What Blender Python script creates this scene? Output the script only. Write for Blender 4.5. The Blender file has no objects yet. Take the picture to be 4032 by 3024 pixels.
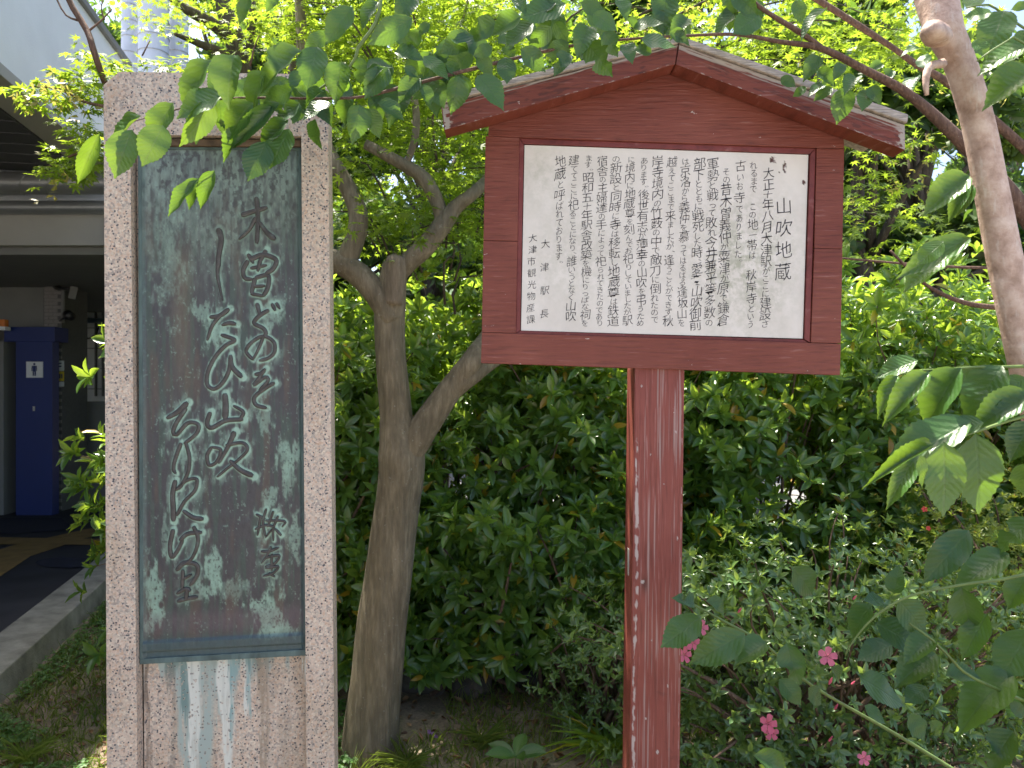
import bpy, bmesh, math, random
import numpy as np
from mathutils import Vector, Matrix
random.seed(5); RNG = np.random.default_rng(11)
scn = bpy.context.scene
COL = scn.collection
F = 2950.0                                   # focal length in photo pixels (4032 wide)
# ---------------------------------------------------------------- camera
cam_d = bpy.data.cameras.new('camera'); cam = bpy.data.objects.new('camera', cam_d); COL.objects.link(cam)
cam.location = (0, 0, 1.5); cam.rotation_euler = (math.radians(90), 0, 0)
cam_d.sensor_width = 36; cam_d.lens = 36 * F / 4032; cam_d.clip_start = 0.05; cam_d.clip_end = 600
cam_d.dof.use_dof = True; cam_d.dof.focus_distance = 1.85; cam_d.dof.aperture_fstop = 9.0
scn.camera = cam
# ---------------------------------------------------------------- light
SUN = Vector((-0.42, 0.42, 1.60)).normalized()
W = bpy.data.worlds.new("World"); scn.world = W; W.use_nodes = True
nt = W.node_tree; nt.nodes.clear()
sky = nt.nodes.new('ShaderNodeTexSky'); sky.sky_type = 'NISHITA'; sky.sun_disc = False
sky.sun_elevation = math.asin(SUN.z); sky.sun_rotation = math.atan2(SUN.x, SUN.y)
sky.air_density = .7; sky.dust_density = 3.0; sky.ozone_density = 0.3
bg = nt.nodes.new('ShaderNodeBackground'); bg.inputs[1].default_value = 0.15
wo = nt.nodes.new('ShaderNodeOutputWorld')
nt.links.new(sky.outputs[0], bg.inputs[0]); nt.links.new(bg.outputs[0], wo.inputs[0])
sl = bpy.data.lights.new('sun', 'SUN'); sl.energy = 5.0; sl.angle = math.radians(0.53); sl.color = (1, .93, .80)
so = bpy.data.objects.new('sun', sl); COL.objects.link(so); so.location = (0, 0, 12)
so.rotation_euler = SUN.to_track_quat('Z', 'Y').to_euler()
scn.view_settings.view_transform = 'Standard'; scn.view_settings.look = 'None'
scn.view_settings.gamma = 1; scn.view_settings.use_curve_mapping = False
scn.view_settings.exposure = 1.65
scn.cycles.max_bounces = 8; scn.cycles.transparent_max_bounces = 8
scn.cycles.sample_clamp_indirect = 6

# ---------------------------------------------------------------- helpers
def P(px, py, Y):
    return Vector(((px - 2016) / F * Y, Y, 1.5 - (py - 1512) / F * Y))
def tag(o, label=None, cat=None, group=None, kind=None):
    if label: o['label'] = label
    if cat: o['category'] = cat
    if group: o['group'] = group
    if kind: o['kind'] = kind
    return o
def thing(name, loc, label, cat, group=None):
    o = bpy.data.objects.new(name, None); o.location = loc; o.empty_display_size = .1
    COL.objects.link(o); return tag(o, label, cat, group)
def rootloc(o):
    v = Vector((0, 0, 0))
    while o is not None: v = v + o.location; o = o.parent
    return v
def link(name, me, parent=None):
    o = bpy.data.objects.new(name, me); COL.objects.link(o)
    if parent is not None: o.parent = parent
    return o
def mk(name, verts, faces, mat, parent=None, smooth=False, bevel=0, kind=None, uv=None):
    """mesh from world-space vertices, linked under its parent"""
    L = rootloc(parent) if parent is not None else Vector((0, 0, 0))
    me = bpy.data.meshes.new(name)
    me.from_pydata([tuple(Vector(v) - L) for v in verts], [], faces)
    if bevel:
        bm = bmesh.new(); bm.from_mesh(me)
        bmesh.ops.recalc_face_normals(bm, faces=bm.faces)
        ed = [e for e in bm.edges if len(e.link_faces) == 2 and e.calc_face_angle(0) > .4]
        bmesh.ops.bevel(bm, geom=ed, offset=bevel, segments=2, affect='EDGES', profile=.6)
        bm.to_mesh(me); bm.free()
    me.materials.append(mat)
    if smooth: me.polygons.foreach_set('use_smooth', [True] * len(me.polygons))
    me.update()
    o = link(name, me, parent)
    if kind: o['kind'] = kind
    return o
def prism(name, front, back, mat, parent=None, bevel=.001, kind=None):
    n = len(front); v = list(front) + list(back)
    f = [list(range(n))[::-1], list(range(n, 2 * n))] + [[i, (i + 1) % n, n + (i + 1) % n, n + i] for i in range(n)]
    return mk(name, v, f, mat, parent, bevel=bevel, kind=kind)
def box(name, c, s, mat, parent=None, bevel=.002, rz=0, kind=None):
    c = Vector(c); s = Vector(s) / 2; R = Matrix.Rotation(rz, 3, 'Z')
    q = [c + R @ Vector((a * s.x, b * s.y, d * s.z)) for b, a, d in
         [(-1, -1, -1), (-1, 1, -1), (-1, 1, 1), (-1, -1, 1), (1, -1, -1), (1, 1, -1), (1, 1, 1), (1, -1, 1)]]
    return prism(name, q[:4], q[4:], mat, parent, bevel, kind)
def spline(pts, rad, step):
    pts = [np.array(p, float) for p in pts]; rad = list(rad)
    ext = [2 * pts[0] - pts[1]] + pts + [2 * pts[-1] - pts[-2]]
    op, orr = [], []
    for i in range(len(pts) - 1):
        p0, p1, p2, p3 = ext[i:i + 4]; n = max(2, int(np.linalg.norm(p2 - p1) / step))
        for k in range(n):
            t = k / n
            op.append(.5 * ((2 * p1) + (-p0 + p2) * t + (2 * p0 - 5 * p1 + 4 * p2 - p3) * t * t + (-p0 + 3 * p1 - 3 * p2 + p3) * t ** 3))
            orr.append(rad[i] * (1 - t) + rad[i + 1] * t)
    op.append(pts[-1]); orr.append(rad[-1])
    return np.array(op), np.array(orr)
def tube_data(pts, rad, seg=10, step=.05, rough=0.0, seed=0, smoothit=True):
    p, r = spline(pts, rad, step) if smoothit else (np.array([list(q) for q in pts], float), np.array(rad, float))
    n = len(p); t = np.gradient(p, axis=0); t /= np.linalg.norm(t, axis=1)[:, None] + 1e-9
    ref = np.array([0.3, -1, .2]) if abs(t[0][1]) < .9 else np.array([1, 0, 0])
    rg = np.random.default_rng(seed); V = []
    ph = rg.uniform(0, 6.28, 6)
    nrm = np.cross(t[0], ref); nrm /= np.linalg.norm(nrm)
    for i in range(n):
        nrm = nrm - t[i] * np.dot(nrm, t[i]); nrm /= np.linalg.norm(nrm) + 1e-9
        b = np.cross(t[i], nrm)
        for k in range(seg):
            a = 6.28318 * k / seg
            rr = r[i]
            if rough:
                s = i * step
                rr *= 1 + rough * (.5 * math.sin(2 * a + ph[0] + s * 3) + .4 * math.sin(3 * a + ph[1] - s * 5) + .3 * math.sin(5 * a + ph[2] + s * 9)
                                   + .25 * math.sin(9 * a + ph[3] + s * 4) + .3 * math.sin(s * 17 + ph[4] + a)) 
            V.append(p[i] + rr * (math.cos(a) * nrm + math.sin(a) * b))
    Fc = [[i * seg + k, i * seg + (k + 1) % seg, (i + 1) * seg + (k + 1) % seg, (i + 1) * seg + k] for i in range(n - 1) for k in range(seg)]
    Fc.append(list(range(seg))[::-1]); Fc.append([(n - 1) * seg + k for k in range(seg)])
    return V, Fc
def tubes(name, lst, mat, parent=None, seg=8, step=.05, rough=0, kind=None):
    V, Fc = [], []
    for j, (pts, rad) in enumerate(lst):
        v, f = tube_data(pts, rad, seg, step, rough, j + len(lst))
        o = len(V); V += v; Fc += [[a + o for a in q] for q in f]
    return mk(name, V, Fc, mat, parent, smooth=True, kind=kind)

# ---- numpy value noise
def vnoise(x, y, seed=0):
    g = np.random.default_rng(seed).random((256, 256))
    xi = np.floor(x).astype(int); yi = np.floor(y).astype(int); fx = x - xi; fy = y - yi
    fx = fx * fx * (3 - 2 * fx); fy = fy * fy * (3 - 2 * fy)
    a = g[xi % 256, yi % 256]; b = g[(xi + 1) % 256, yi % 256]; c = g[xi % 256, (yi + 1) % 256]; d = g[(xi + 1) % 256, (yi + 1) % 256]
    return (a * (1 - fx) + b * fx) * (1 - fy) + (c * (1 - fx) + d * fx) * fy
def fbm(x, y, o=4, seed=0):
    s = 0; a = .5; tot = 0
    for i in range(o): s = s + a * vnoise(x * 2 ** i, y * 2 ** i, seed + i); tot += a; a *= .5
    return s / tot
def sstep(a, b, x):
    t = np.clip((x - a) / (b - a), 0, 1); return t * t * (3 - 2 * t)

# ---------------------------------------------------------------- materials
def nodes(name):
    m = bpy.data.materials.new(name); m.use_nodes = True; t = m.node_tree; t.nodes.clear()
    o = t.nodes.new('ShaderNodeOutputMaterial'); b = t.nodes.new('ShaderNodeBsdfPrincipled')
    t.links.new(b.outputs[0], o.inputs[0]); return m, t, b, o
def N(t, typ, **kw):
    n = t.nodes.new(typ)
    for k, v in kw.items():
        if k.startswith('i_'):
            key = k[2:]; key = int(key) if key.isdigit() else key
            n.inputs[key].default_value = v
        else: setattr(n, k, v)
    return n
def ramp(t, src, stops, interp='LINEAR'):
    r = t.nodes.new('ShaderNodeValToRGB'); e = r.color_ramp; e.interpolation = interp
    while len(e.elements) > 1: e.elements.remove(e.elements[-1])
    for i, (p, c) in enumerate(stops):
        el = e.elements[0] if i == 0 else e.elements.new(p)
        el.position = p; el.color = (c, c, c, 1) if isinstance(c, (int, float)) else (*c, 1)
    t.links.new(src, r.inputs[0]); return r.outputs[0]
def mixc(t, f, a, b, mode='MIX'):
    m = t.nodes.new('ShaderNodeMix'); m.data_type = 'RGBA'; m.blend_type = mode
    for i, v in ((0, f), (6, a), (7, b)):
        if isinstance(v, bpy.types.NodeSocket): t.links.new(v, m.inputs[i])
        elif i == 0: m.inputs[0].default_value = v
        else: m.inputs[i].default_value = (*v, 1)
    return m.outputs[2]
def mathn(t, op, a, b=None, c=None, clamp=False):
    m = t.nodes.new('ShaderNodeMath'); m.operation = op; m.use_clamp = clamp
    for i, v in enumerate((a, b, c)):
        if v is None: continue
        if isinstance(v, bpy.types.NodeSocket): t.links.new(v, m.inputs[i])
        else: m.inputs[i].default_value = v
    return m.outputs[0]
def coords(t, scale=(1, 1, 1), kind='Object', rot=(0, 0, 0)):
    tc = t.nodes.new('ShaderNodeTexCoord'); mp = t.nodes.new('ShaderNodeMapping')
    mp.inputs['Scale'].default_value = scale; mp.inputs['Rotation'].default_value = rot
    t.links.new(tc.outputs[kind], mp.inputs[0]); return mp.outputs[0]
def noise(t, vec, scale, detail=4, rough=.55):
    n = N(t, 'ShaderNodeTexNoise'); n.inputs['Scale'].default_value = scale; n.inputs['Detail'].default_value = detail
    n.inputs['Roughness'].default_value = rough; t.links.new(vec, n.inputs['Vector']); return n.outputs['Fac']
def bump(t, b, h, strength=.5, dist=.002):
    n = N(t, 'ShaderNodeBump'); n.inputs['Strength'].default_value = strength; n.inputs['Distance'].default_value = dist
    t.links.new(h, n.inputs['Height']); t.links.new(n.outputs[0], b.inputs['Normal'])
def simple(name, c, rough=.6, var=.25, scale=8, metallic=0, bmp=.3, bscale=60, stretch=(1, 1, 1), spec=.5):
    m, t, b, o = nodes(name); v = coords(t, stretch)
    n = noise(t, v, scale)
    c0 = tuple(x * (1 - var) for x in c); c1 = tuple(min(1, x * (1 + var)) for x in c)
    t.links.new(ramp(t, n, [(.3, c0), (.7, c1)]), b.inputs['Base Color'])
    b.inputs['Roughness'].default_value = rough; b.inputs['Metallic'].default_value = metallic
    b.inputs['Specular IOR Level'].default_value = spec
    if bmp: bump(t, b, noise(t, v, bscale, 3), bmp, .003)
    return m
def attr_rand(t):
    oi = N(t, 'ShaderNodeObjectInfo'); at = N(t, 'ShaderNodeAttribute'); at.attribute_name = 'rnd'
    s = mathn(t, 'ADD', oi.outputs['Random'], at.outputs['Fac'])
    return mathn(t, 'FRACT', s)
def leafmat(name, cols, trans, tfac=.4, rough=.4, vein=0, veincol=None, nv=9, old=None, spec=.5):
    m, t, b, o = nodes(name); r = attr_rand(t)
    st = [(i / max(1, len(cols) - 1), c) for i, c in enumerate(cols)]
    if old: st = [(p * .955, c) for p, c in st] + [(.97, old)]
    c = ramp(t, r, st)
    tr = mixc(t, r, tuple(x * .75 for x in trans), tuple(min(1, x * 1.25) for x in trans))
    if vein:
        uv = N(t, 'ShaderNodeUVMap'); sp = N(t, 'ShaderNodeSeparateXYZ'); t.links.new(uv.outputs[0], sp.inputs[0])
        ax = mathn(t, 'ABSOLUTE', mathn(t, 'SUBTRACT', sp.outputs[0], .5))
        q = mathn(t, 'MULTIPLY', mathn(t, 'SUBTRACT', sp.outputs[1], mathn(t, 'MULTIPLY', ax, .55)), nv)
        tri = mathn(t, 'ABSOLUTE', mathn(t, 'SUBTRACT', mathn(t, 'FRACT', q), .5))      # .5 at vein
        side = ramp(t, tri, [(0, 0), (.42, .1), (.5, 1)]); mid = ramp(t, ax, [(0, 1), (.022, .9), (.035, 0)])
        vv = mathn(t, 'MAXIMUM', side, mid)
        c = mixc(t, mathn(t, 'MULTIPLY', vv, .6), c, veincol)
        tr = mixc(t, mathn(t, 'MULTIPLY', vv, .5), tr, tuple(x * .45 for x in trans))
        pil = mathn(t, 'MULTIPLY', tri, -1.0)
        hh = mathn(t, 'SUBTRACT', pil, mathn(t, 'MULTIPLY', mid, .5))
        bump(t, b, hh, .35, .003)
    n = noise(t, coords(t, (1, 1, 1)), 30, 3)
    c = mixc(t, .35, c, ramp(t, n, [(.3, .35), (.7, 1.0)]), 'MULTIPLY')
    t.links.new(c, b.inputs['Base Color']); b.inputs['Roughness'].default_value = rough
    b.inputs['Specular IOR Level'].default_value = spec
    T = N(t, 'ShaderNodeBsdfTranslucent'); t.links.new(tr, T.inputs[0])
    mx = N(t, 'ShaderNodeMixShader'); mx.inputs[0].default_value = tfac
    t.links.new(b.outputs[0], mx.inputs[1]); t.links.new(T.outputs[0], mx.inputs[2]); t.links.new(mx.outputs[0], o.inputs[0])
    return m

M = {}
M['maple'] = leafmat('maple_leaf', [(.10, .17, .022), (.13, .21, .03), (.17, .24, .03)], (.40, .56, .04), .48, .42)
M['maple_seed'] = leafmat('maple_seed', [(.25, .25, .05), (.28, .2, .08)], (.6, .55, .12), .5, .5)
M['cherry'] = leafmat('cherry_leaf', [(.026, .085, .030), (.034, .10, .030), (.05, .125, .032)], (.26, .46, .03), .25, .36, 1, (.08, .16, .05), 10, spec=.55)
M['cherry_young'] = leafmat('cherry_leaf_young', [(.05, .14, .032), (.075, .18, .034)], (.30, .47, .035), .28, .34, 1, (.14, .23, .08), 10, spec=.6)
M['azalea'] = leafmat('azalea_leaf', [(.070, .155, .045), (.095, .20, .05), (.15, .26, .05)], (.50, .70, .06), .38, .25, old=(.45, .25, .03), spec=.75)
M['azalea_small'] = leafmat('small_azalea_leaf', [(.09, .18, .075), (.115, .215, .08), (.17, .28, .075)], (.46, .62, .09), .33, .25, spec=.75)
M['azalea_yellow'] = leafmat('yellow_azalea_leaf', [(.10, .18, .03), (.16, .22, .04), (.2, .26, .05)], (.5, .58, .06), .45, .42, old=(.4, .2, .05))
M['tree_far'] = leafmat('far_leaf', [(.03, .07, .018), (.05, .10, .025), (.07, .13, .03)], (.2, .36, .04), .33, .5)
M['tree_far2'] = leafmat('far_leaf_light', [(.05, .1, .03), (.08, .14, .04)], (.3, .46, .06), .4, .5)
M['grass'] = leafmat('grass_blade', [(.09, .17, .03), (.15, .24, .045), (.25, .26, .08)], (.38, .52, .06), .35, .5)
M['clover'] = leafmat('clover_leaf', [(.05, .14, .035), (.08, .19, .045)], (.3, .5, .06), .3, .5)
M['litter'] = leafmat('dry_leaf', [(.12, .06, .03), (.22, .12, .055), (.3, .2, .1)], (.3, .15, .05), .15, .6)
M['pink'] = leafmat('azalea_petal', [(.85, .17, .27), (.8, .2, .32)], (.9, .25, .38), .35, .5)
M['red'] = leafmat('red_petal', [(.75, .05, .07), (.8, .08, .06)], (.8, .1, .08), .35, .5)
M['violet'] = leafmat('violet_petal', [(.4, .2, .6), (.5, .25, .65)], (.4, .2, .6), .35, .5)

def bark(name, c0, c1, scale=1.0, st=.8):
    m, t, b, o = nodes(name); v = coords(t, (30 * scale, 30 * scale, 5 * scale))
    n = noise(t, v, 1.6, 7, .65); n2 = noise(t, coords(t), 7 * scale, 4)
    c = ramp(t, n, [(.3, tuple(x * .7 for x in c0)), (.5, c0), (.7, c1)])
    c = mixc(t, .45, c, ramp(t, n2, [(.35, .45), (.65, 1.0)]), 'MULTIPLY')
    n3 = noise(t, coords(t), 60 * scale, 3)
    c = mixc(t, ramp(t, n3, [(.66, 0), (.74, .6)]), c, (.32, .33, .27))
    t.links.new(c, b.inputs['Base Color']); b.inputs['Roughness'].default_value = .85
    fis = noise(t, coords(t, (46 * scale, 46 * scale, 3.2 * scale)), 1.3, 5, .7); hgt = mathn(t, 'ADD', n, mathn(t, 'MULTIPLY', ramp(t, fis, [(.40, 0), (.5, 1)]), .35))
    bump(t, b, hgt, st * .7, .009); return m
M['bark'] = bark('maple_bark', (.20, .168, .112), (.31, .265, .185), 1.0, 1.0)
M['bark_dark'] = bark('dark_bark', (.09, .07, .05), (.16, .13, .10), 1.0)
M['stem'] = bark('shrub_stem', (.16, .10, .065), (.28, .2, .14), 2)
def cherry_bark():
    m, t, b, o = nodes('cherry_bark'); v = coords(t)
    n = noise(t, v, 35, 6, .65); n2 = noise(t, coords(t, (1, 1, .25)), 90, 4)
    c = ramp(t, n, [(.3, (.28, .18, .13)), (.5, (.48, .34, .27)), (.7, (.62, .49, .41))])
    c = mixc(t, ramp(t, n2, [(.6, 0), (.7, .5)]), c, (.6, .54, .47))
    t.links.new(c, b.inputs['Base Color']); b.inputs['Roughness'].default_value = .7
    bump(t, b, n, .7, .006); return m
M['cherry_bark'] = cherry_bark()
M['cherry_twig'] = bark('cherry_twig', (.15, .085, .06), (.26, .16, .11), 3)
M['green_stem'] = simple('green_stem', (.12, .18, .045), .5, .25, 30, bmp=.1)
def granite(stain):
    m, t, b, o = nodes('stained_pink_granite' if stain else 'pink_granite'); v = coords(t)
    vo = N(t, 'ShaderNodeTexVoronoi'); vo.inputs['Scale'].default_value = 215; t.links.new(v, vo.inputs['Vector'])
    wn = noise(t, v, 260, 2)
    se = N(t, 'ShaderNodeSeparateColor'); t.links.new(vo.outputs['Color'], se.inputs[0])
    c = ramp(t, se.outputs[0], [(0, (.58, .48, .40)), (.35, (.70, .56, .46)), (.55, (.58, .41, .31)), (.7, (.76, .66, .55)), (1, (.50, .43, .37))])
    dark = ramp(t, se.outputs[1], [(0, 1), (.10, 1), (.115, 0)])
    dark = mathn(t, 'MULTIPLY', dark, ramp(t, vo.outputs['Distance'], [(.45, 1), (.6, 0)]))
    grey = ramp(t, se.outputs[2], [(0, 1), (.2, 1), (.22, 0)])
    c = mixc(t, mathn(t, 'MULTIPLY', grey, .6), c, (.27, .25, .25))
    c = mixc(t, mathn(t, 'MULTIPLY', dark, .92), c, (.045, .05, .075))
    c = mixc(t, .3, c, ramp(t, wn, [(.3, .55), (.7, 1.15)]), 'MULTIPLY')
    big = noise(t, coords(t, (1, 1, .35)), 6, 6, .65); c = mixc(t, .8, c, ramp(t, big, [(.32, (.74, .68, .58)), (.5, (.95, .93, .9)), (.68, (1.06, 1.04, 1.0))]), 'MULTIPLY')
    if stain:
        at = N(t, 'ShaderNodeAttribute'); at.attribute_name = 'stain'
        c = mixc(t, mathn(t, 'MULTIPLY', at.outputs['Alpha'], ramp(t, se.outputs[1], [(0, .35), (.12, .4), (.13, 1)])), c, at.outputs['Color'])
    t.links.new(c, b.inputs['Base Color']); b.inputs['Roughness'].default_value = .55
    bump(t, b, se.outputs[0], .15, .0008); return m
M['granite'] = granite(False); M['granite_stained'] = granite(True)
def bronze(name, use_attr=True):
    m, t, b, o = nodes(name); v = coords(t)
    if use_attr:
        at = N(t, 'ShaderNodeAttribute'); at.attribute_name = 'stain'; c = at.outputs['Color']
        fine = noise(t, coords(t, (1, 1, .35)), 120, 5, .7)
        c = mixc(t, .4, c, ramp(t, fine, [(.3, .55), (.7, 1.2)]), 'MULTIPLY')
    else:
        n = noise(t, v, 60, 5); c = ramp(t, n, [(.35, (.05, .044, .04)), (.6, (.078, .070, .066)), (.78, (.10, .15, .13))])
    t.links.new(c, b.inputs['Base Color']); b.inputs['Roughness'].default_value = .42; b.inputs['Metallic'].default_value = .15
    bump(t, b, noise(t, v, 180, 4), .25, .001); return m
M['bronze'] = bronze('weathered_bronze'); M['bronze_letter'] = bronze('bronze_letter', False)
M['patina'] = simple('verdigris', (.085, .13, .125), .6, .35, 40, bmp=.3, stretch=(1, 1, .3))
def redwood(name, stretch, wear=.5, base=((.175, .040, .026), (.24, .068, .045)), stain=False):
    m, t, b, o = nodes(name); v = coords(t, stretch); v1 = coords(t)
    g = noise(t, v, 9, 5, .6); bl = noise(t, v1, 4, 4)
    c = mixc(t, ramp(t, bl, [(.3, 0), (.7, 1)]), base[0], base[1])
    c = mixc(t, .5, c, ramp(t, g, [(.34, .45), (.46, .95), (.7, 1.15)]), 'MULTIPLY')
    # faded, chalky streaks along the grain and bare chips
    c = mixc(t, mathn(t, 'MULTIPLY', ramp(t, g, [(.60, 0), (.72, 1)]), wear * .55), c, (.46, .30, .28))
    ch = noise(t, coords(t, tuple(.35 + .65 * min(1, s / 10) for s in stretch)), 42, 5, .7)
    c = mixc(t, ramp(t, ch, [(.70, 0), (.715, 1)]), c, (.58, .52, .48))
    dk = noise(t, v1, 9, 5, .7); c = mixc(t, ramp(t, dk, [(.62, 0), (.8, .75)]), c, (.05, .022, .02))
    if stain:
        at = N(t, 'ShaderNodeAttribute'); at.attribute_name = 'stain'; c = mixc(t, at.outputs['Alpha'], c, at.outputs['Color'])
    t.links.new(c, b.inputs['Base Color']); b.inputs['Roughness'].default_value = .5
    b.inputs['Specular IOR Level'].default_value = .35
    bump(t, b, g, .8, .004); return m
M['red_h'] = redwood('red_paint_horizontal_grain', (1.2, 1.2, 16))
PB = ((.21, .046, .036), (.28, .078, .06))
M['red_v'] = redwood('red_paint_vertical_grain', (16, 16, .8), .9, PB); M['red_v_worn'] = redwood('red_paint_worn_post', (16, 16, .8), .9, PB, True); M['red_h_worn'] = redwood('red_paint_worn_board', (1.2, 1.2, 16), .5, stain=True)
M['grey_wood'] = simple('bare_grey_wood', (.42, .37, .33), .8, .45, 30, bmp=.9, bscale=40, stretch=(1, 3, 9))
def panel_mat():
    m, t, b, o = nodes('painted_white_panel'); v = coords(t)
    n = noise(t, v, 10, 5, .6); c = ramp(t, n, [(.35, (.70, .645, .58)), (.65, (.79, .735, .67))])
    blo = noise(t, v, 55, 6, .7)
    at = N(t, 'ShaderNodeAttribute'); at.attribute_name = 'stain'
    c = mixc(t, mathn(t, 'MULTIPLY', at.outputs['Alpha'], ramp(t, blo, [(.4, 0), (.6, 1)])), c, at.outputs['Color'])
    t.links.new(c, b.inputs['Base Color']); b.inputs['Roughness'].default_value = .4; return m
M['panel'] = panel_mat()
M['ink'] = simple('ink', (.016, .009, .012), .5, .5, 30, bmp=0)
M['title_ink'] = M['ink']
M['sticker'] = simple('sticker', (.5, .5, .48), .5, .1, 20, bmp=0)
# building
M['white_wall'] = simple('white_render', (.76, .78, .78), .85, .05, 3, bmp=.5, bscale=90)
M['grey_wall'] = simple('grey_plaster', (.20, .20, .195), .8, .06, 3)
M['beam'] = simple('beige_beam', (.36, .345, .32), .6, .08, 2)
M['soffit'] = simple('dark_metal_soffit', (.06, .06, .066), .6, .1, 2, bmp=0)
M['duct'] = simple('galvanised_duct', (.33, .34, .35), .38, .1, 5, metallic=.6, bmp=.05)
M['white_duct'] = simple('white_duct', (.50, .54, .62), .45, .08, 5, bmp=.05)
M['blue'] = simple('blue_panel', (.006, .022, .14), .45, .06, 2, bmp=0)
M['tile'] = simple('grey_tile', (.24, .225, .22), .5, .1, 40, bmp=.1)
M['grout'] = simple('grout', (.12, .12, .12), .9, .1, 40)
M['concrete'] = simple('concrete', (.34, .32, .29), .9, .25, 9, bmp=.7, bscale=70)
M['kerb'] = simple('kerb_concrete', (.24, .235, .20), .95, .35, 8, bmp=1, bscale=90)
M['black'] = simple('black_plastic', (.02, .02, .022), .4, .1, 9, bmp=0)
M['orange'] = simple('orange_plastic', (.7, .2, .03), .4, .1, 9, bmp=0)
M['yellow'] = simple('yellow_sheet', (.65, .5, .05), .6, .1, 9, bmp=0)
M['paper'] = simple('white_sheet', (.7, .72, .74), .5, .04, 9, bmp=0)
M['sign_blue'] = simple('pictogram_blue', (.015, .03, .13), .5, .1, 9, bmp=0)
M['walk'] = simple('dark_paving', (.028, .029, .035), .7, .3, 3, bmp=.3)
M['mat'] = simple('dark_mat', (.012, .014, .03), .9, .2, 9, bmp=.3)
M['tactile'] = simple('tactile_tile', (.24, .15, .05), .8, .2, 9, bmp=.4)
M['roof_tile'] = simple('grey_roof', (.13, .14, .16), .6, .2, 9)
M['house'] = simple('house_wall', (.6, .56, .5), .8, .08, 2)
M['glass'] = simple('window_glass', (.05, .06, .07), .12, .1, 2, bmp=0)
M['rock'] = simple('garden_rock', (.085, .075, .06), .9, .45, 9, bmp=1, bscale=25)
M['road'] = simple('pale_road', (.2, .205, .215), .9, .12, 2)
M['hill'] = simple('hill_green', (.06, .11, .045), .95, .5, .35, bmp=0)
def soil():
    m, t, b, o = nodes('soil'); v = coords(t)
    n = noise(t, v, 2.5, 6, .6); n2 = noise(t, v, 60, 5, .7)
    c = ramp(t, n, [(.35, (.17, .13, .09)), (.5, (.26, .21, .15)), (.66, (.14, .15, .07))])
    c = mixc(t, .7, c, ramp(t, n2, [(.3, .35), (.7, 1.3)]), 'MULTIPLY')
    t.links.new(c, b.inputs['Base Color']); b.inputs['Roughness'].default_value = .95
    bump(t, b, n2, .8, .01); return m
M['soil'] = soil()

# ---------------------------------------------------------------- leaf machinery
def grid_leaf(n, prof, curl=.12, fold=.12, serr=0):
    """half-strips either side of a midrib: x in +-.5, y 0..1"""
    V, Fc, UV = [], [], []
    for i in range(n + 1):
        y = i / n; w = prof(y)
        z = -curl * (y ** 2) * 1.0
        if serr and 0 < i < n: w *= 1 + (serr if i % 2 else -serr)
        yy = y + (0.02 if serr and i % 2 else 0)
        for s in (-1, 0, 1):
            V.append((s * w * .5, yy if s else y, z + (fold * w * .5 if s else 0))); UV.append((.5 + s * w * .5, yy))
    for i in range(n):
        a = i * 3
        Fc += [(a, a + 1, a + 4, a + 3), (a + 1, a + 2, a + 5, a + 4)]
    return np.array(V), Fc, np.array(UV)
def cherry_prof(y): return float(np.interp(y, [0, .03, .1, .2, .32, .45, .58, .7, .8, .88, .94, 1], [.02, .22, .56, .84, .98, 1.0, .92, .74, .50, .25, .09, .01]))
def bitten(T, seed):
    V = T[0].copy(); r_ = np.random.default_rng(seed)
    for _ in range(2):
        i0 = r_.integers(7, 19); sd = r_.choice([0, 2])
        for k, f in ((-2, .8), (-1, .5), (0, .38), (1, .45), (2, .85)): V[(i0 + k) * 3 + sd, 0] *= f
    return V, T[1], T[2]
def bent(T, b, tw):
    V = T[0].copy(); y = V[:, 1]; V[:, 0] += b * y ** 2; V[:, 2] += tw * V[:, 0] * y + .02 * np.sin(y * 14 + b * 9) * np.abs(V[:, 0]) * 3; return V, T[1], T[2]
def ell_prof(y): return max(.02, math.sin(math.pi * y ** 1.1) ** .75 if 0 < y < 1 else .02)
T_cherry = grid_leaf(26, cherry_prof, .22, .22, .035)
T_chv = [bent(T_cherry, .06, .15), bent(grid_leaf(26, cherry_prof, .34, .3, .035), -.08, -.15), bent(grid_leaf(26, cherry_prof, .08, .1, .035), .1, .25), bitten(bent(grid_leaf(26, cherry_prof, .28, .4, .035), -.05, .2), 4), bitten(bent(T_cherry, .04, -.4), 9), bent(grid_leaf(26, cherry_prof, .3, .5, .035), 0, 0)]
T_az = grid_leaf(5, ell_prof, .18, .25)
T_az_lo = grid_leaf(3, lambda y: {0: .03, 1: .85, 2: .8, 3: .03}[round(y * 3)], .18, .25)
T_blade = grid_leaf(3, lambda y: 1 - .9 * y, .5, .2)
T_litter = grid_leaf(3, lambda y: {0: .1, 1: .9, 2: .8, 3: .05}[round(y * 3)], -.35, .5)
def maple_leaf(hi=True):
    tips = [(-128, .42), (-88, .72), (-44, .93), (0, 1.0), (44, .93), (88, .72), (128, .42)]
    V = [(0, 0, 0)]; out = []
    for i, (a, r) in enumerate(tips):
        a = math.radians(a)
        if hi:
            for da, rr in ((-.17, .62), (0, 1), (.17, .62)):
                R = r * rr if rr < 1 else r; out.append((math.sin(a + da * (1.2 if rr < 1 else 1)) * R, math.cos(a + da) * R, -.12 * R * R + (.03 if rr < 1 else 0)))
        else: out.append((math.sin(a) * r, math.cos(a) * r, -.12 * r * r))
        if i < 6:
            b = math.radians((tips[i][0] + tips[i + 1][0]) / 2); q = .30; out.append((math.sin(b) * q, math.cos(b) * q, .0))
    V += out; n = len(out)
    Fc = [(0, i + 1, i) for i in range(1, n)]
    V = np.array(V); V = V * np.array([.55, .55, .55]) + np.array([0, .3, 0])
    return V, Fc, V[:, :2] + .5
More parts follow.
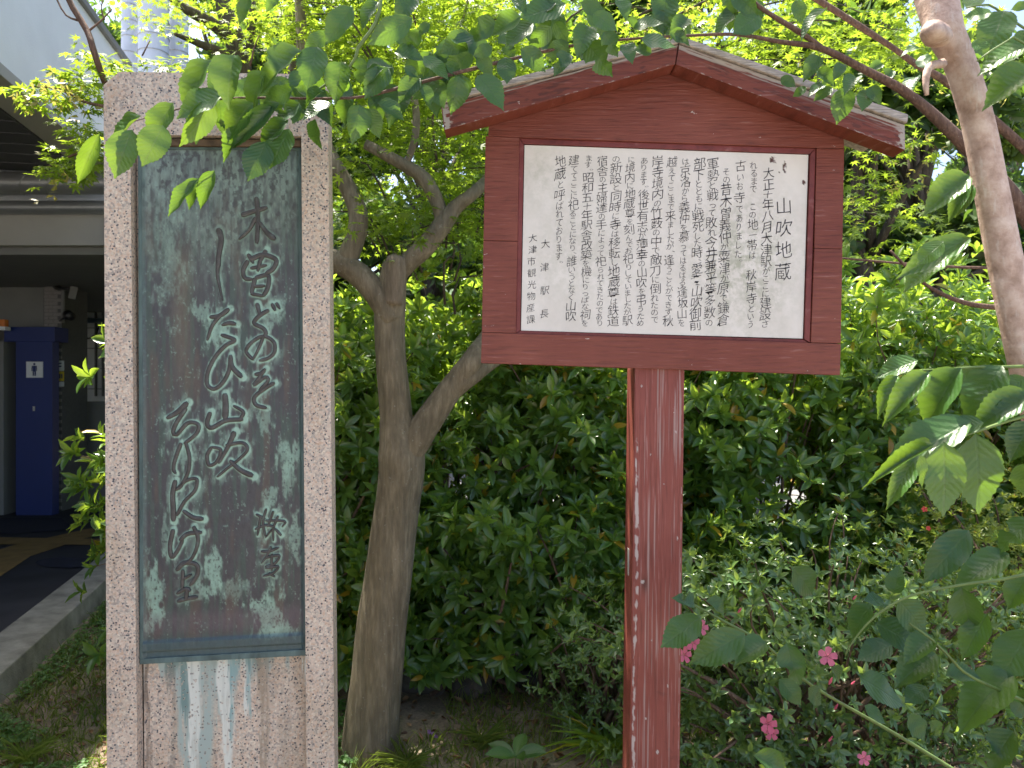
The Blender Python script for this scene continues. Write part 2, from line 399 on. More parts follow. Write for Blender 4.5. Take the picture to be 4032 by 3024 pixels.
T_maple = maple_leaf(True); T_maple_lo = maple_leaf(False)
def petal_flower():
    V, Fc = [(0, 0, -.25)], []
    for k in range(5):
        a = 2 * math.pi * k / 5
        for da, r, z in ((-.45, .12, -.12), (-.62, .52, .08), (-.36, .92, .14), (0, 1.0, .02), (.36, .92, .14), (.58, .55, .06), (.45, .12, -.12)):
            V.append((math.cos(a + da) * r * .5, math.sin(a + da) * r * .5, z * .5))
        b = 1 + 7 * k
        Fc.append((0, b, b + 6)); Fc.append((b, b + 1, b + 5, b + 6)); Fc.append((b + 1, b + 2, b + 3)); Fc.append((b + 1, b + 3, b + 5)); Fc.append((b + 3, b + 4, b + 5))
    V = np.array(V); return V, Fc, V[:, :2] + .5
T_flower = petal_flower()
T_seed = (np.array([(0, 0, 0), (.5, .25, .02), (.45, .6, 0), (.12, .3, 0), (-.5, .25, .02), (-.45, .6, 0), (-.12, .3, 0)]), [(0, 1, 2, 3), (0, 6, 5, 4)], np.zeros((7, 2)) + .5)
def unit(a): return a / (np.linalg.norm(a, axis=-1, keepdims=True) + 1e-9)
def frames(ax, nr):
    a = unit(ax); n = unit(nr - a * np.sum(a * nr, axis=1)[:, None]); x = np.cross(a, n); return x, a, n
def mesh_from_template(name, T, mat):
    me = bpy.data.meshes.new(name); me.from_pydata([tuple(v) for v in T[0]], [], T[1]); me.materials.append(mat)
    u = me.uv_layers.new(name='UVMap'); li = np.zeros(len(me.loops), int); me.loops.foreach_get('vertex_index', li)
    u.data.foreach_set('uv', T[2][li].ravel()); me.polygons.foreach_set('use_smooth', [True] * len(me.polygons)); return me
_mc = {}
def leaf_obj(name, T, key, mat, x, a, n, p, L, Wd, parent, off):
    k = (key, mat.name)
    if k not in _mc: _mc[k] = mesh_from_template(name, T, mat)
    o = bpy.data.objects.new(name, _mc[k]); COL.objects.link(o); o.parent = parent
    m = Matrix.Identity(4)
    for i in range(3):
        m[i][0] = x[i] * Wd; m[i][1] = a[i] * L; m[i][2] = n[i] * L; m[i][3] = p[i] - off[i]
    o.matrix_basis = m; return o
def leafset(root, T, Tlo, key, pos, ax, nr, L, Wd, mat, k=300, name='leaf', stuff='foliage'):
    x, a, n = frames(ax, nr); off = np.array(rootloc(root)) if root is not None else np.zeros(3)
    mid = pos + a * (L * .5)[:, None]
    Y = np.maximum(mid[:, 1], .3); px = 2016 + mid[:, 0] / Y * F; py = 1512 - (mid[:, 2] - 1.5) / Y * F
    sc = L / Y
    vis = (px > 20) & (px < 4012) & (py > 20) & (py < 3004)
    vis &= ~((px > 400) & (px < 1320) & (py > 280) & (Y > 1.95)) & ~((px > 1890) & (px < 3320) & (py > 450) & (py < 1480) & (Y > 1.95))
    order = np.argsort(-(sc + (mid[:, 1] < 100) * .25 / Y) * vis)[:k]; order = order[vis[order]]
    for i in order: leaf_obj(name, T, key, mat, x[i], a[i], n[i], pos[i], L[i], Wd[i], root, off)
    rest = np.setdiff1d(np.arange(len(pos)), order)
    if len(rest) == 0: return
    tv, tf, tu = Tlo; nv = len(tv); R = len(rest)
    pp = pos[rest][:, None, :]
    V = pp + tv[None, :, 0, None] * (x[rest] * Wd[rest, None])[:, None, :] + tv[None, :, 1, None] * (a[rest] * L[rest, None])[:, None, :] + tv[None, :, 2, None] * (n[rest] * L[rest, None])[:, None, :]
    V = (V - off).reshape(-1, 3)
    lens = [len(f) for f in tf]; fl = np.concatenate([np.array(f) for f in tf])
    loops = (np.arange(R)[:, None] * nv + fl[None, :]).ravel()
    tot = np.tile(lens, R); start = np.concatenate([[0], np.cumsum(tot)[:-1]])
    me = bpy.data.meshes.new(stuff); me.vertices.add(len(V)); me.vertices.foreach_set('co', V.ravel())
    me.loops.add(len(loops)); me.loops.foreach_set('vertex_index', loops)
    me.polygons.add(len(tot)); me.polygons.foreach_set('loop_start', start); me.polygons.foreach_set('loop_total', tot)
    me.polygons.foreach_set('use_smooth', np.ones(len(tot), bool))
    u = me.uv_layers.new(name='UVMap'); u.data.foreach_set('uv', tu[loops % nv].ravel())
    at = me.attributes.new('rnd', 'FLOAT', 'POINT'); at.data.foreach_set('value', np.repeat(RNG.random(R), nv))
    me.materials.append(mat); me.update(); me.validate()
    o = link(stuff, me, root); o['kind'] = 'stuff'; return o
def grid_patch(name, corners, nu, nv, func, mat, parent, relief=None, kind=None):
    """bilinear patch between world corners TL,TR,BR,BL; func(u,v)->rgba; relief(u,v)-> metres towards the viewer side normal"""
    TL, TR, BR, BL = [np.array(c) for c in corners]; L = np.array(rootloc(parent))
    u, v = np.meshgrid(np.linspace(0, 1, nu), np.linspace(0, 1, nv)); U = u.ravel(); Vv = v.ravel()
    co = (TL[None] * (1 - U)[:, None] + TR[None] * U[:, None]) * (1 - Vv)[:, None] + (BL[None] * (1 - U)[:, None] + BR[None] * U[:, None]) * Vv[:, None]
    nrm = np.cross(TR - TL, BL - TL); nrm /= np.linalg.norm(nrm)
    if nrm[1] > 0: nrm = -nrm
    if relief is not None: co = co + nrm[None] * relief(U, Vv)[:, None]
    idx = np.arange(nu * nv).reshape(nv, nu)
    q = np.stack([idx[:-1, :-1], idx[1:, :-1], idx[1:, 1:], idx[:-1, 1:]], -1).reshape(-1, 4)
    me = bpy.data.meshes.new(name); me.vertices.add(nu * nv); me.vertices.foreach_set('co', (co - L).ravel())
    me.loops.add(q.size); me.loops.foreach_set('vertex_index', q.ravel()); me.polygons.add(len(q))
    me.polygons.foreach_set('loop_start', np.arange(len(q)) * 4); me.polygons.foreach_set('loop_total', np.full(len(q), 4))
    me.polygons.foreach_set('use_smooth', np.ones(len(q), bool))
    c = func(U, Vv); at = me.attributes.new('stain', 'FLOAT_COLOR', 'POINT'); at.data.foreach_set('color', c.astype(np.float32).ravel())
    me.materials.append(mat); me.update(); me.validate()
    o = link(name, me, parent)
    if kind: o['kind'] = kind
    return o

# ================================================================ GROUND
g = 0
def ground_h(x, y): return 0.0
mk('ground', [(-300, -300, 0), (300, -300, 0), (300, 500, 0), (-300, 500, 0)], [(0, 1, 2, 3)], M['soil'], kind='structure')
# direction of the station building, its walkway and kerb
D = Vector((-.25, 1, 0)).normalized(); E = Vector((D.y, -D.x, 0))          # E points right
K0 = Vector((-2.42, 3.63, 0))
def kp(s, e, z): return K0 + D * s + E * e + Vector((0, 0, z))
prism('kerb', [kp(-6, -.26, -.05), kp(-6, .0, -.05), kp(-6, -.02, .13), kp(-6, -.26, .14)], [kp(14, -.26, -.05), kp(14, .0, -.05), kp(14, -.02, .13), kp(14, -.26, .14)], M['kerb'], None, .008, 'structure')
mk('walkway', [kp(-6, -9, .10), kp(-6, -.26, .10), kp(14, -.26, .10), kp(14, -9, .10)], [(0, 1, 2, 3)], M['walk'], kind='structure')
mk('road', [(-3.5, 6.6, .006), (40, 6.6, .006), (40, 13, .006), (-3.5, 13, .006)], [(0, 1, 2, 3)], M['road'], kind='structure')
mk('bounce_ground', [(-14, -30, .004), (14, -30, .004), (14, -.6, .004), (-14, -.6, .004)], [(0, 1, 2, 3)], simple('pale_bounce_paving', (.34, .33, .31), .9, .1, 3), kind='structure')  # pale ground behind the camera, added to bounce light onto the fronts
# hill far away
hv, hf = [], []
nx, ny = 60, 14
for j in range(ny):
    for i in range(nx):
        x = -160 + 320 * i / (nx - 1); y = 70 + 9 * j
        z = -1 + 30 * math.sin(min(1, j / 9) * math.pi / 2) * (.7 + .3 * math.sin(x * .03 + 1) + .08 * math.sin(x * .3 + j))
        hv.append((x, y, z))
for j in range(ny - 1):
    for i in range(nx - 1): a = j * nx + i; hf.append((a, a + 1, a + nx + 1, a + nx))
mk('hill', hv, hf, M['hill'], smooth=True, kind='structure')

# ================================================================ MONUMENT
mon = thing('stone_monument', (-.8, 1.95, 0), 'tall pink granite stone slab framing a green weathered bronze poem plaque', 'monument')
ya = math.radians(8); e1 = Vector((math.cos(ya), math.sin(ya), 0)); nin = Vector((-math.sin(ya), math.cos(ya), 0))
S0 = P(410, 1512, 1.84)
def S(px, py, w=0.0):
    """a point of the slab's front plane seen at a photo pixel, moved w metres into the stone"""
    r = Vector(((px - 2016) / F, 1, -(py - 1512) / F)); o = Vector((0, 0, 1.5))
    t = (S0 - o).dot(nin) / r.dot(nin); return o + r * t + nin * w
def edge(p0, p1, py): return p0[0] + (p1[0] - p0[0]) * (py - p0[1]) / (p1[1] - p0[1])
BOT = 3880
LX = lambda y: edge((408, 400), (421, 3024), y); RX = lambda y: edge((1293, 600), (1317, 3024), y)
IL = lambda y: edge((512, 530), (541, 3024), y); IR = lambda y: edge((1186, 535), (1207, 3024), y)
RD = .042; TH = .10
outer = [(LX(BOT), BOT), (RX(BOT), BOT), (RX(345), 345), (1243, 292), (468, 283), (LX(335), 335)]
inner = [(IL(BOT), BOT), (IR(BOT), BOT), (IR(536), 536), (IL(530), 530)]
# the stone: left jamb, right jamb, lintel in one mesh with a sunk field
sv = [S(*p) for p in outer] + [S(*p) for p in inner] + [S(*p, RD) for p in inner] + [S(*p, TH) for p in outer]
O = lambda i: i; I = lambda i: 6 + i; J = lambda i: 10 + i; B = lambda i: 14 + i
sf = [(O(0), I(0), I(3), O(5)), (I(1), O(1), O(2), I(2)), (O(5), I(3), I(2), O(2)), (O(5), O(2), O(3), O(4)),
      (I(0), J(0), J(3), I(3)), (I(1), I(2), J(2), J(1)), (I(3), J(3), J(2), I(2)),
      (B(0), B(5), B(4), B(3), B(2), B(1))] + [(O(i), B(i), B((i + 1) % 6), O((i + 1) % 6)) for i in (1, 2, 3, 4, 5)]
mk('stone_frame', sv, sf, M['granite'], mon)
def streaks(U, V):
    px = 541 + (1207 - 541) * U; py = 2560 + (BOT - 2560) * V
    n1 = fbm(px / 26, py / 160, 4, 3); n2 = fbm(px / 9, py / 90, 3, 9); n3 = fbm(px / 70, py / 300, 3, 21)
    pxn = px + (n2 - .5) * 30 + (n1 - .5) * 26
    col = np.zeros((len(U), 4)); col[:, :3] = (.30, .24, .18)
    brown = .34 * sstep(.38, .62, n1) * sstep(.3, .6, n3); col[:, 3] = brown
    def st(x, w, y1, c, a, skew=0.0, soft=60):
        d = np.abs(pxn - x - skew * (py - 2620)); ww = w * (1 - .55 * sstep(2620, y1, py))
        m = a * (1 - sstep(ww * .55, ww, d)) * (1 - sstep(y1 - soft, y1 + soft * (n2 * 2 - .4), py)) * (.55 + .75 * sstep(.25, .6, n2))
        m = np.clip(m, 0, 1)
        na = m + col[:, 3] * (1 - m)
        col[:, :3] = (col[:, :3] * (col[:, 3] * (1 - m))[:, None] + np.array(c)[None] * m[:, None]) / (na[:, None] + 1e-6); col[:, 3] = na
    teal = (.16, .25, .24); pale = (.36, .43, .40); white = (.66, .67, .61); blue = (.24, .37, .37); dk = (.13, .13, .11)
    st(800, 260, 2668, teal, .6, 0, 50); st(700, 44, 2860, teal, .8); st(770, 60, 2760, dk, .5); st(742, 100, 3500, pale, .97, .015, 120); st(705, 30, 2900, teal, .8); st(728, 16, 2960, white, .8)
    st(740, 34, 3250, white, .75); st(640, 55, 2700, teal, .7); st(612, 24, 2700, pale, .85, 0, 20)
    st(850, 70, 2720, teal, .6); st(850, 80, 2900, pale, .85, .06); st(862, 42, 3150, white, .9, .03, 90); st(888, 12, 2960, blue, .9, -.01, 40)
    st(900, 34, 2740, blue, .7); st(960, 30, 2860, white, .8, -.04); st(958, 18, 2860, blue, .8, .02, 20); st(985, 50, 2700, teal, .6)
    st(1040, 30, 2680, blue, .6); st(1120, 16, 2670, blue, .5); st(1195, 10, 2760, white, .8, -.01); st(541, 10, 2760, white, .7)
    st(650, 20, 3500, dk, .35); st(1020, 30, 3400, (.26, .2, .14), .5); st(555, 18, 3800, (.16, .12, .09), .6)
    return col
grid_patch('recessed_face', [S(541, 2560, RD + .001), S(1207, 2560, RD + .001), S(IR(BOT), BOT, RD + .001), S(IL(BOT), BOT, RD + .001)], 220, 300, streaks, M['granite_stained'], mon)
mk('recess_top', [S(IL(530), 530, RD + .001), S(IR(535), 535, RD + .001), S(1203, 2560, RD + .001), S(537, 2560, RD + .001)], [(0, 1, 2, 3)], M['granite'], mon)
# rust-brown strip above the plaque, the recess shadow painted into its colour
prism('recess_shadow_strip', [S(520, 540, .012), S(1182, 545, .012), S(1182, 570, .012), S(520, 566, .012)], [S(520, 540, RD), S(1182, 545, RD), S(1182, 570, RD), S(520, 566, RD)], simple('rusty_recess_shadow', (.13, .085, .05), .9, .5, 30), mon)
# ---- plaque
PC = [(545, 575), (1172, 578), (1193, 2570), (552, 2606)]        # face corners in photo px
PD = RD - .016
A = 1 / 1.58
def zc(z, pts): ox, oy = {'A': (0, 0), 'D': (0, 1000), 'G': (0, 1974)}[z]; return [(ox + x * A, oy + y * A) for x, y in pts]
CH = [
 [('A', [(1488, 1326), (1560, 1302), (1652, 1276)], 30, 24), ('A', [(1583, 1212), (1592, 1350), (1585, 1505)], 30, 24), ('A', [(1578, 1340), (1535, 1420), (1472, 1478)], 26, 14), ('A', [(1600, 1365), (1645, 1430), (1702, 1478)], 20, 36)],
 [('A', [(1530, 1570), (1565, 1630)], 28, 20), ('A', [(1645, 1545), (1600, 1625)], 30, 20), ('D', [(1530, 30), (1500, 90), (1510, 140), (1560, 150)], 28, 24), ('D', [(1545, 25), (1625, -5), (1705, 25), (1690, 80), (1640, 115)], 30, 26), ('D', [(1610, 20), (1590, 100)], 24, 20), ('D', [(1545, 80), (1650, 60)], 22, 20),
  ('D', [(1575, 140), (1550, 240)], 26, 26), ('D', [(1575, 140), (1655, 125), (1655, 200), (1625, 255)], 26, 26), ('D', [(1560, 195), (1640, 190)], 20, 20), ('D', [(1548, 240), (1630, 255)], 24, 20)],
 [('D', [(1585, 300), (1605, 375)], 30, 20), ('D', [(1662, 342), (1600, 380), (1568, 425), (1625, 458), (1642, 490), (1625, 520)], 26, 24), ('D', [(1680, 302), (1703, 348)], 24, 22), ('D', [(1708, 298), (1732, 338)], 26, 16)],
 [('D', [(1625, 515), (1595, 590), (1558, 660)], 22, 14), ('D', [(1558, 655), (1518, 600), (1560, 540), (1630, 508), (1692, 545), (1697, 605), (1660, 645), (1600, 662)], 22, 22)],
 [('D', [(1572, 748), (1612, 742), (1640, 712)], 26, 24), ('D', [(1635, 715), (1600, 770), (1568, 815), (1640, 765), (1655, 790), (1600, 850)], 22, 20), ('D', [(1698, 800), (1640, 835), (1572, 890), (1580, 940), (1648, 962)], 24, 24)],
 [('A', [(1342, 1408), (1360, 1480), (1345, 1580), (1342, 1660)], 36, 26), ('D', [(1342, -5), (1338, 120), (1352, 200), (1372, 285)], 26, 10)],
 [('D', [(1288, 388), (1350, 378), (1412, 335)], 24, 30), ('D', [(1355, 375), (1305, 440), (1272, 535)], 26, 16), ('D', [(1365, 438), (1410, 425), (1455, 432)], 20, 30)],
 [('D', [(1360, 498), (1445, 532), (1390, 565), (1325, 635), (1278, 730), (1272, 810), (1315, 840), (1370, 800), (1410, 720), (1420, 625)], 24, 24), ('D', [(1420, 625), (1430, 700), (1492, 768)], 24, 32)],
 [('D', [(1383, 868), (1388, 940), (1385, 1030)], 34, 40), ('D', [(1292, 985), (1272, 1055), (1300, 1085), (1390, 1040), (1500, 1032)], 28, 26), ('D', [(1438, 945), (1500, 985), (1480, 1030)], 18, 24)],
 [('D', [(1300, 1205), (1272, 1260), (1285, 1320), (1330, 1300), (1358, 1225), (1300, 1205)], 24, 18), ('D', [(1445, 1108), (1405, 1200), (1345, 1310)], 34, 18), ('D', [(1390, 1195), (1495, 1180), (1525, 1225), (1465, 1290), (1400, 1340), (1335, 1395)], 22, 16), ('D', [(1415, 1290), (1480, 1350), (1562, 1390)], 22, 34)],
 [('D', [(1018, 1025), (1085, 985), (1150, 925)], 24, 36), ('D', [(1140, 960), (1080, 1050), (1058, 1110), (1080, 1128), (1150, 1055), (1215, 1065), (1205, 1120), (1128, 1185)], 26, 22)],
 [('D', [(1108, 1180), (1075, 1270), (1060, 1340), (1075, 1375)], 24, 20), ('D', [(1135, 1170), (1160, 1270), (1150, 1370), (1095, 1472)], 20, 22)],
 [('G', [(1072, -125), (1055, -40), (1058, 60), (1060, 135)], 28, 34), ('G', [(1075, -60), (1140, -120), (1205, -130), (1195, -60), (1130, 10), (1080, 100)], 20, 22), ('G', [(1120, 68), (1185, 112), (1250, 122)], 22, 30)],
 [('G', [(1058, 185), (1038, 290), (1050, 360), (1085, 320), (1120, 250)], 28, 22), ('G', [(1100, 255), (1150, 215), (1240, 205)], 26, 26), ('G', [(1185, 165), (1215, 240), (1200, 320), (1165, 380), (1110, 415)], 24, 18)],
 [('G', [(1078, 445), (1130, 398), (1205, 410), (1210, 470), (1165, 540)], 28, 24), ('G', [(1120, 440), (1115, 560)], 22, 22), ('G', [(1120, 500), (1175, 470)], 18, 18), ('G', [(1082, 590), (1140, 560), (1170, 575)], 22, 22), ('G', [(1145, 560), (1140, 630)], 24, 24), ('G', [(1085, 640), (1150, 622), (1215, 612)], 24, 26)],
 [('G', [(1580, 90), (1640, 120)], 16, 14), ('G', [(1610, 100), (1590, 225)], 16, 14), ('G', [(1645, 55), (1625, 140), (1640, 230)], 16, 14), ('G', [(1690, 70), (1655, 170)], 16, 14), ('G', [(1575, 185), (1640, 160), (1700, 170)], 16, 14), ('G', [(1640, 130), (1760, 135), (1745, 170)], 16, 14), ('G', [(1720, 100), (1690, 180), (1690, 258)], 18, 12), ('G', [(1700, 180), (1740, 225)], 14, 18), ('G', [(1680, 185), (1640, 240)], 14, 10)],
 [('G', [(1612, 325), (1660, 325), (1725, 300)], 18, 16), ('G', [(1675, 295), (1650, 350), (1615, 400)], 18, 12), ('G', [(1640, 365), (1725, 350), (1700, 400), (1640, 420)], 16, 16), ('G', [(1680, 340), (1680, 450)], 16, 14), ('G', [(1640, 430), (1720, 420), (1690, 460), (1625, 480)], 16, 14), ('G', [(1660, 460), (1700, 485)], 16, 18)],
]
segs = []      # for the verdigris halo
for ci, ch in enumerate(CH):
    for z, pts, w0, w1 in ch:
        pp = zc(z, pts); q, r = spline([(x, y, 0) for x, y in pp], np.linspace(w0, w1, len(pp)) * .5 * A * 1.1, 6)
        segs.append((q[:, :2], r, ci))
def plaque_px(U, V):
    tx = PC[0][0] + (PC[1][0] - PC[0][0]) * U; ty = PC[0][1] + (PC[1][1] - PC[0][1]) * U
    bx = PC[3][0] + (PC[2][0] - PC[3][0]) * U; by = PC[3][1] + (PC[2][1] - PC[3][1]) * U
    return tx * (1 - V) + bx * V, ty * (1 - V) + by * V
def plaque_col(U, V):
    px, py = plaque_px(U, V); d = np.full(len(px), 999.0); amp = np.zeros(len(px))
    hal = [.25, .8, .8, 1, .85, .35, .8, 1.1, 1.1, 1, .9, .8, .9, .8, .3, .9, .5]
    for q, r, ci in segs:
        lo = q.min(0) - 60; hi = q.max(0) + 60
        m = np.where((px > lo[0]) & (px < hi[0]) & (py > lo[1]) & (py < hi[1]))[0]
        if len(m) == 0: continue
        dd = np.min(np.hypot(px[m][:, None] - q[None, :, 0], py[m][:, None] - q[None, :, 1]) - r[None, :], axis=1)
        up = dd < d[m]; d[m[up]] = dd[up]; amp[m[up]] = hal[ci]
    st = fbm(px / 14, py / 190, 4, 31); bl = fbm(px / 60, py / 130, 4, 41); fi = fbm(px / 7, py / 9, 3, 51); fi2 = fbm(px / 15, py / 42, 4, 61)
    dark = np.array((.064, .060, .064)); brown = np.array((.105, .078, .062)); green = np.array((.062, .098, .078)); pat = np.array((.29, .44, .35)); pale = np.array((.21, .27, .235)); teal = np.array((.06, .10, .11))
    c = np.repeat(dark[None], len(px), 0)
    def mix(c, k, w): w = np.clip(w, 0, 1)[:, None]; return c * (1 - w) + k[None] * w
    c = mix(c, green, .65 * sstep(.45, .66, st))
    c = mix(c, brown, .7 * sstep(.55, .75, fbm(px / 40, py / 300, 3, 71)))
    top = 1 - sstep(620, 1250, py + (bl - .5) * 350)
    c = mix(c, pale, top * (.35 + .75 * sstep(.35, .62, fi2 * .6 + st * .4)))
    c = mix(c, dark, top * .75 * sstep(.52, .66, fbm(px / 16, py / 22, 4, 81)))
    mid = np.exp(-((px - 700) / 40) ** 2) * (1 - sstep(1300, 1700, py)) * sstep(900, 1050, py)
    c = mix(c, np.array((.16, .13, .09)), mid * .6)
    def patch(x, y, rx, ry, a):
        nonlocal c
        k = 1 - np.sqrt(((px - x) / rx) ** 2 + ((py - y) / ry) ** 2) + (fi2 - .5) * 1.7
        c = mix(c, pat, .82 * a * sstep(.0, .55, k) * sstep(.25, .6, fi + .1))
    for p in ((590, 2340, 45, 150, .95), (595, 2450, 35, 60, .9), (825, 2250, 42, 130, 1), (800, 2330, 60, 40, .8), (1040, 2430, 90, 110, 1), (1090, 2500, 90, 30, .8), (1125, 1800, 50, 90, .8),
              (1130, 1880, 35, 120, .6), (1160, 2110, 25, 130, .7), (1050, 1975, 40, 60, .7), (1060, 1240, 70, 60, .6), (780, 1220, 60, 40, .7), (855, 1310, 60, 60, .9), (1040, 1650, 40, 80, .6), (700, 1800, 70, 60, .5), (640, 2120, 30, 100, .5), (650, 1000, 80, 300, .3), (900, 2330, 90, 50, .4)):
        patch(*p)
    h = 1.05 * np.exp(-(np.maximum(d, 0) / 5.2) ** 2) * amp * (.5 + 1.0 * fi) + .5 * np.exp(-((np.maximum(d, 0)) / 24) ** 2) * amp * sstep(.46, .66, fi2)
    c = mix(c, pat * 1.12, h)
    c = mix(c, pat, .35 * sstep(.66, .74, fi) * sstep(.5, .6, fi2))
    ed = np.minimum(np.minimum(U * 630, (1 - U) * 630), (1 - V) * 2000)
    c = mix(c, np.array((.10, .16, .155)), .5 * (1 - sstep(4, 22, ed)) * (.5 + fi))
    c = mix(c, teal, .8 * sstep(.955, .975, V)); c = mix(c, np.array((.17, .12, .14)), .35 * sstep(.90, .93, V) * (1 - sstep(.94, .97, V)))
    return np.concatenate([c, np.ones((len(c), 1))], 1)
def plaque_rel(U, V):
    px, py = plaque_px(U, V)
    return .0012 * (fbm(px / 30, py / 30, 4, 5) - .5) + .004 * np.maximum(1 - sstep(.0, .02, U), sstep(.98, 1, U)) + .005 * (sstep(.965, .972, V)) - .003 * sstep(.985, .99, V)
plq = thing('bronze_plaque', (0, 0, 0), None, None); plq.parent = mon; plq.location = (0, 0, 0); plq['label'] = 'bronze plaque streaked with pale verdigris and raised brush characters'
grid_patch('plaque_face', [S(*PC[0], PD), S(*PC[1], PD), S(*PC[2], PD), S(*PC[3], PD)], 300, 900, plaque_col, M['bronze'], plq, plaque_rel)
# rim of the plate
def bar(name, a, b, c, d, w0, w1, mat, par, bev=.0015): return prism(name, [S(*a, w0), S(*b, w0), S(*c, w0), S(*d, w0)], [S(*a, w1), S(*b, w1), S(*c, w1), S(*d, w1)], mat, par, bev)
bar('rim', (531, 572), (546, 574), (553, 2612), (538, 2616), PD - .006, RD, M['patina'], plq)
bar('rim', (1171, 577), (1182, 577), (1205, 2590), (1192, 2592), PD - .005, RD, M['patina'], plq)
bar('rim', (540, 2606), (1205, 2568), (1205, 2592), (538, 2628), PD - .007, RD, M['patina'], plq)
bar('rim', (532, 566), (1182, 570), (1182, 580), (532, 577), PD - .004, RD, M['patina'], plq)
for ci, ch in enumerate(CH):
    V, Fc = [], []
    for si, (q, r, c2) in enumerate([s for s in segs if s[2] == ci]):
        t = np.gradient(q, axis=0); t /= np.linalg.norm(t, axis=1)[:, None] + 1e-9; nn = np.stack([-t[:, 1], t[:, 0]], 1)
        H = .0052 + .0004 * (si % 5); n = len(q)
        rr = r.copy(); rr[0] *= .55; rr[-1] *= .5
        if n > 4: rr[1] *= .9; rr[-2] *= .8
        base = len(V)
        for i in range(n):
            for k, h in ((-1.06, -.002), (-.86, H * .82), (-.3, H), (.3, H), (.86, H * .82), (1.06, -.002)):
                p = q[i] + nn[i] * rr[i] * k; V.append(S(p[0], p[1], PD - h))
        for i in range(n - 1):
            for k in range(5): a = base + i * 6 + k; Fc.append((a, a + 1, a + 7, a + 6))
        Fc.append([base + k for k in range(6)][::-1]); Fc.append([base + (n - 1) * 6 + k for k in range(6)])
    mk('character', V, Fc, M['bronze_letter'], plq, smooth=False)

# ================================================================ NOTICE BOARD
YB = 1.90
nb = thing('notice_board', (P(2585, 1512, 1.99).x, 1.99, 0), 'dark red wooden notice board with gabled roof, white written panel and single post', 'notice board')
def Q(px, py, dy=0.0): p = P(px, py, YB); return Vector((p.x, p.y + dy, p.z))
def slab(name, pts, d0, d1, mat, par=nb, bev=.0015): return prism(name, [Q(*p, d0) for p in pts], [Q(*p, d1) for p in pts], mat, par, bev)
def stain_obj(o, f):
    me = o.data; at = me.attributes.new('stain', 'FLOAT_COLOR', 'POINT'); at.data.foreach_set('color', np.zeros(len(me.vertices) * 4, np.float32))
RW = M['red_h']
bt = .045
slab('gable_board', [(1922, 534), (1925, 470), (2636, 240), (3322, 540), (3325, 584), (3216, 582), (2046, 541)], 0, bt, RW)
slab('plank', [(1912, 535), (2045, 541), (2038, 949), (1903, 946)], .0005, bt, RW)
slab('plank', [(1903, 947.5), (2038, 950.5), (2031, 1311), (1897, 1308)], .001, bt, RW)
slab('plank', [(3216, 583), (3325, 585), (3318, 980), (3207, 976)], .0008, bt, RW)
slab('plank', [(3207, 977.5), (3318, 981.5), (3311, 1352), (3193, 1348)], .0002, bt, RW)
slab('bottom_rail', [(1897, 1309.5), (2032, 1313), (3193, 1350), (3311, 1354), (3308, 1477), (1894, 1429)], 0, bt, RW)
# moulding round the panel
M['mould'] = redwood('red_moulding', (3, 3, 3), .4, ((.15, .03, .026), (.22, .05, .045)))
slab('moulding', [(2045, 541), (3216, 582), (3193, 603), (2063, 563)], .006, .03, M['mould'])
slab('moulding', [(2045, 542), (2063, 564), (2049, 1300), (2031, 1312)], .006, .03, M['mould'])
slab('moulding', [(3215, 583), (3192, 1349), (3170, 1335), (3193, 604)], .004, .03, M['mould'])
slab('moulding', [(2032, 1313), (2049, 1301), (3169, 1336), (3192, 1350)], .008, .03, M['mould'])
M['dark_back'] = simple('dark_gap', (.03, .015, .013), .8, .1)
slab('backing_board', [(2035, 545), (3210, 585), (3190, 1345), (2033, 1308)], .019, .04, M['dark_back'], bev=0)
PN = [(2066, 566), (3189, 605), (3167, 1332), (2052, 1300)]
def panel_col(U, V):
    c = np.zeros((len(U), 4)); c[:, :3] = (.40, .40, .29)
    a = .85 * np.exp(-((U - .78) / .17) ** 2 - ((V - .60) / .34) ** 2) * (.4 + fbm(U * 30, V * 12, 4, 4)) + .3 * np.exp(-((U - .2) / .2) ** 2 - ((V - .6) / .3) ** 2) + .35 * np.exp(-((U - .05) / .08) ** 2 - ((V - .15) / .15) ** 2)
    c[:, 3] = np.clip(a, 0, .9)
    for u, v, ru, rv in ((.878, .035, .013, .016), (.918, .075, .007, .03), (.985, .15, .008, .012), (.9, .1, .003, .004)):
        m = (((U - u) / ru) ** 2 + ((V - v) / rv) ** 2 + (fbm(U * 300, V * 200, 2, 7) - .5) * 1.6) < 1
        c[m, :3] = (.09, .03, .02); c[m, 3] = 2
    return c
pn = thing('panel', (0, 0, 0), None, None); pn.parent = nb
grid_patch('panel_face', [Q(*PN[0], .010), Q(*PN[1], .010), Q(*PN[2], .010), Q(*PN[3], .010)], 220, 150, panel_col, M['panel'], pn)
slab('panel_edge', PN, .0112, .018, M['panel'], pn, 0)
# writing
KANA = set('がここにされるまでこのはといういおでありましたそのがでをとったれもにしたはからえてきずのたびくなよっりおん、。ぱばんううためしお')
_gc = {}
def glyph(ch):
    if ch in _gc: return _gc[ch]
    cu = bpy.data.curves.new('g', 'FONT'); cu.body = ch; cu.resolution_u = 2; cu.size = 1; cu.offset = -.009
    ob = bpy.data.objects.new('g', cu); COL.objects.link(ob)
    dg = bpy.context.evaluated_depsgraph_get(); dg.update(); me = ob.evaluated_get(dg).to_mesh()
    v = np.array([q.co[:2] for q in me.vertices]).reshape(-1, 2); f = [list(p.vertices) for p in me.polygons]
    bpy.data.objects.remove(ob); bpy.data.curves.remove(cu)
    if len(v): c = (v.max(0) + v.min(0)) / 2; sz = (v.max(0) - v.min(0)); v = v - np.array([-.05, -.05]) if ch in '、。' else v - np.array([.5, .36])
    _gc[ch] = (v, f); return _gc[ch]
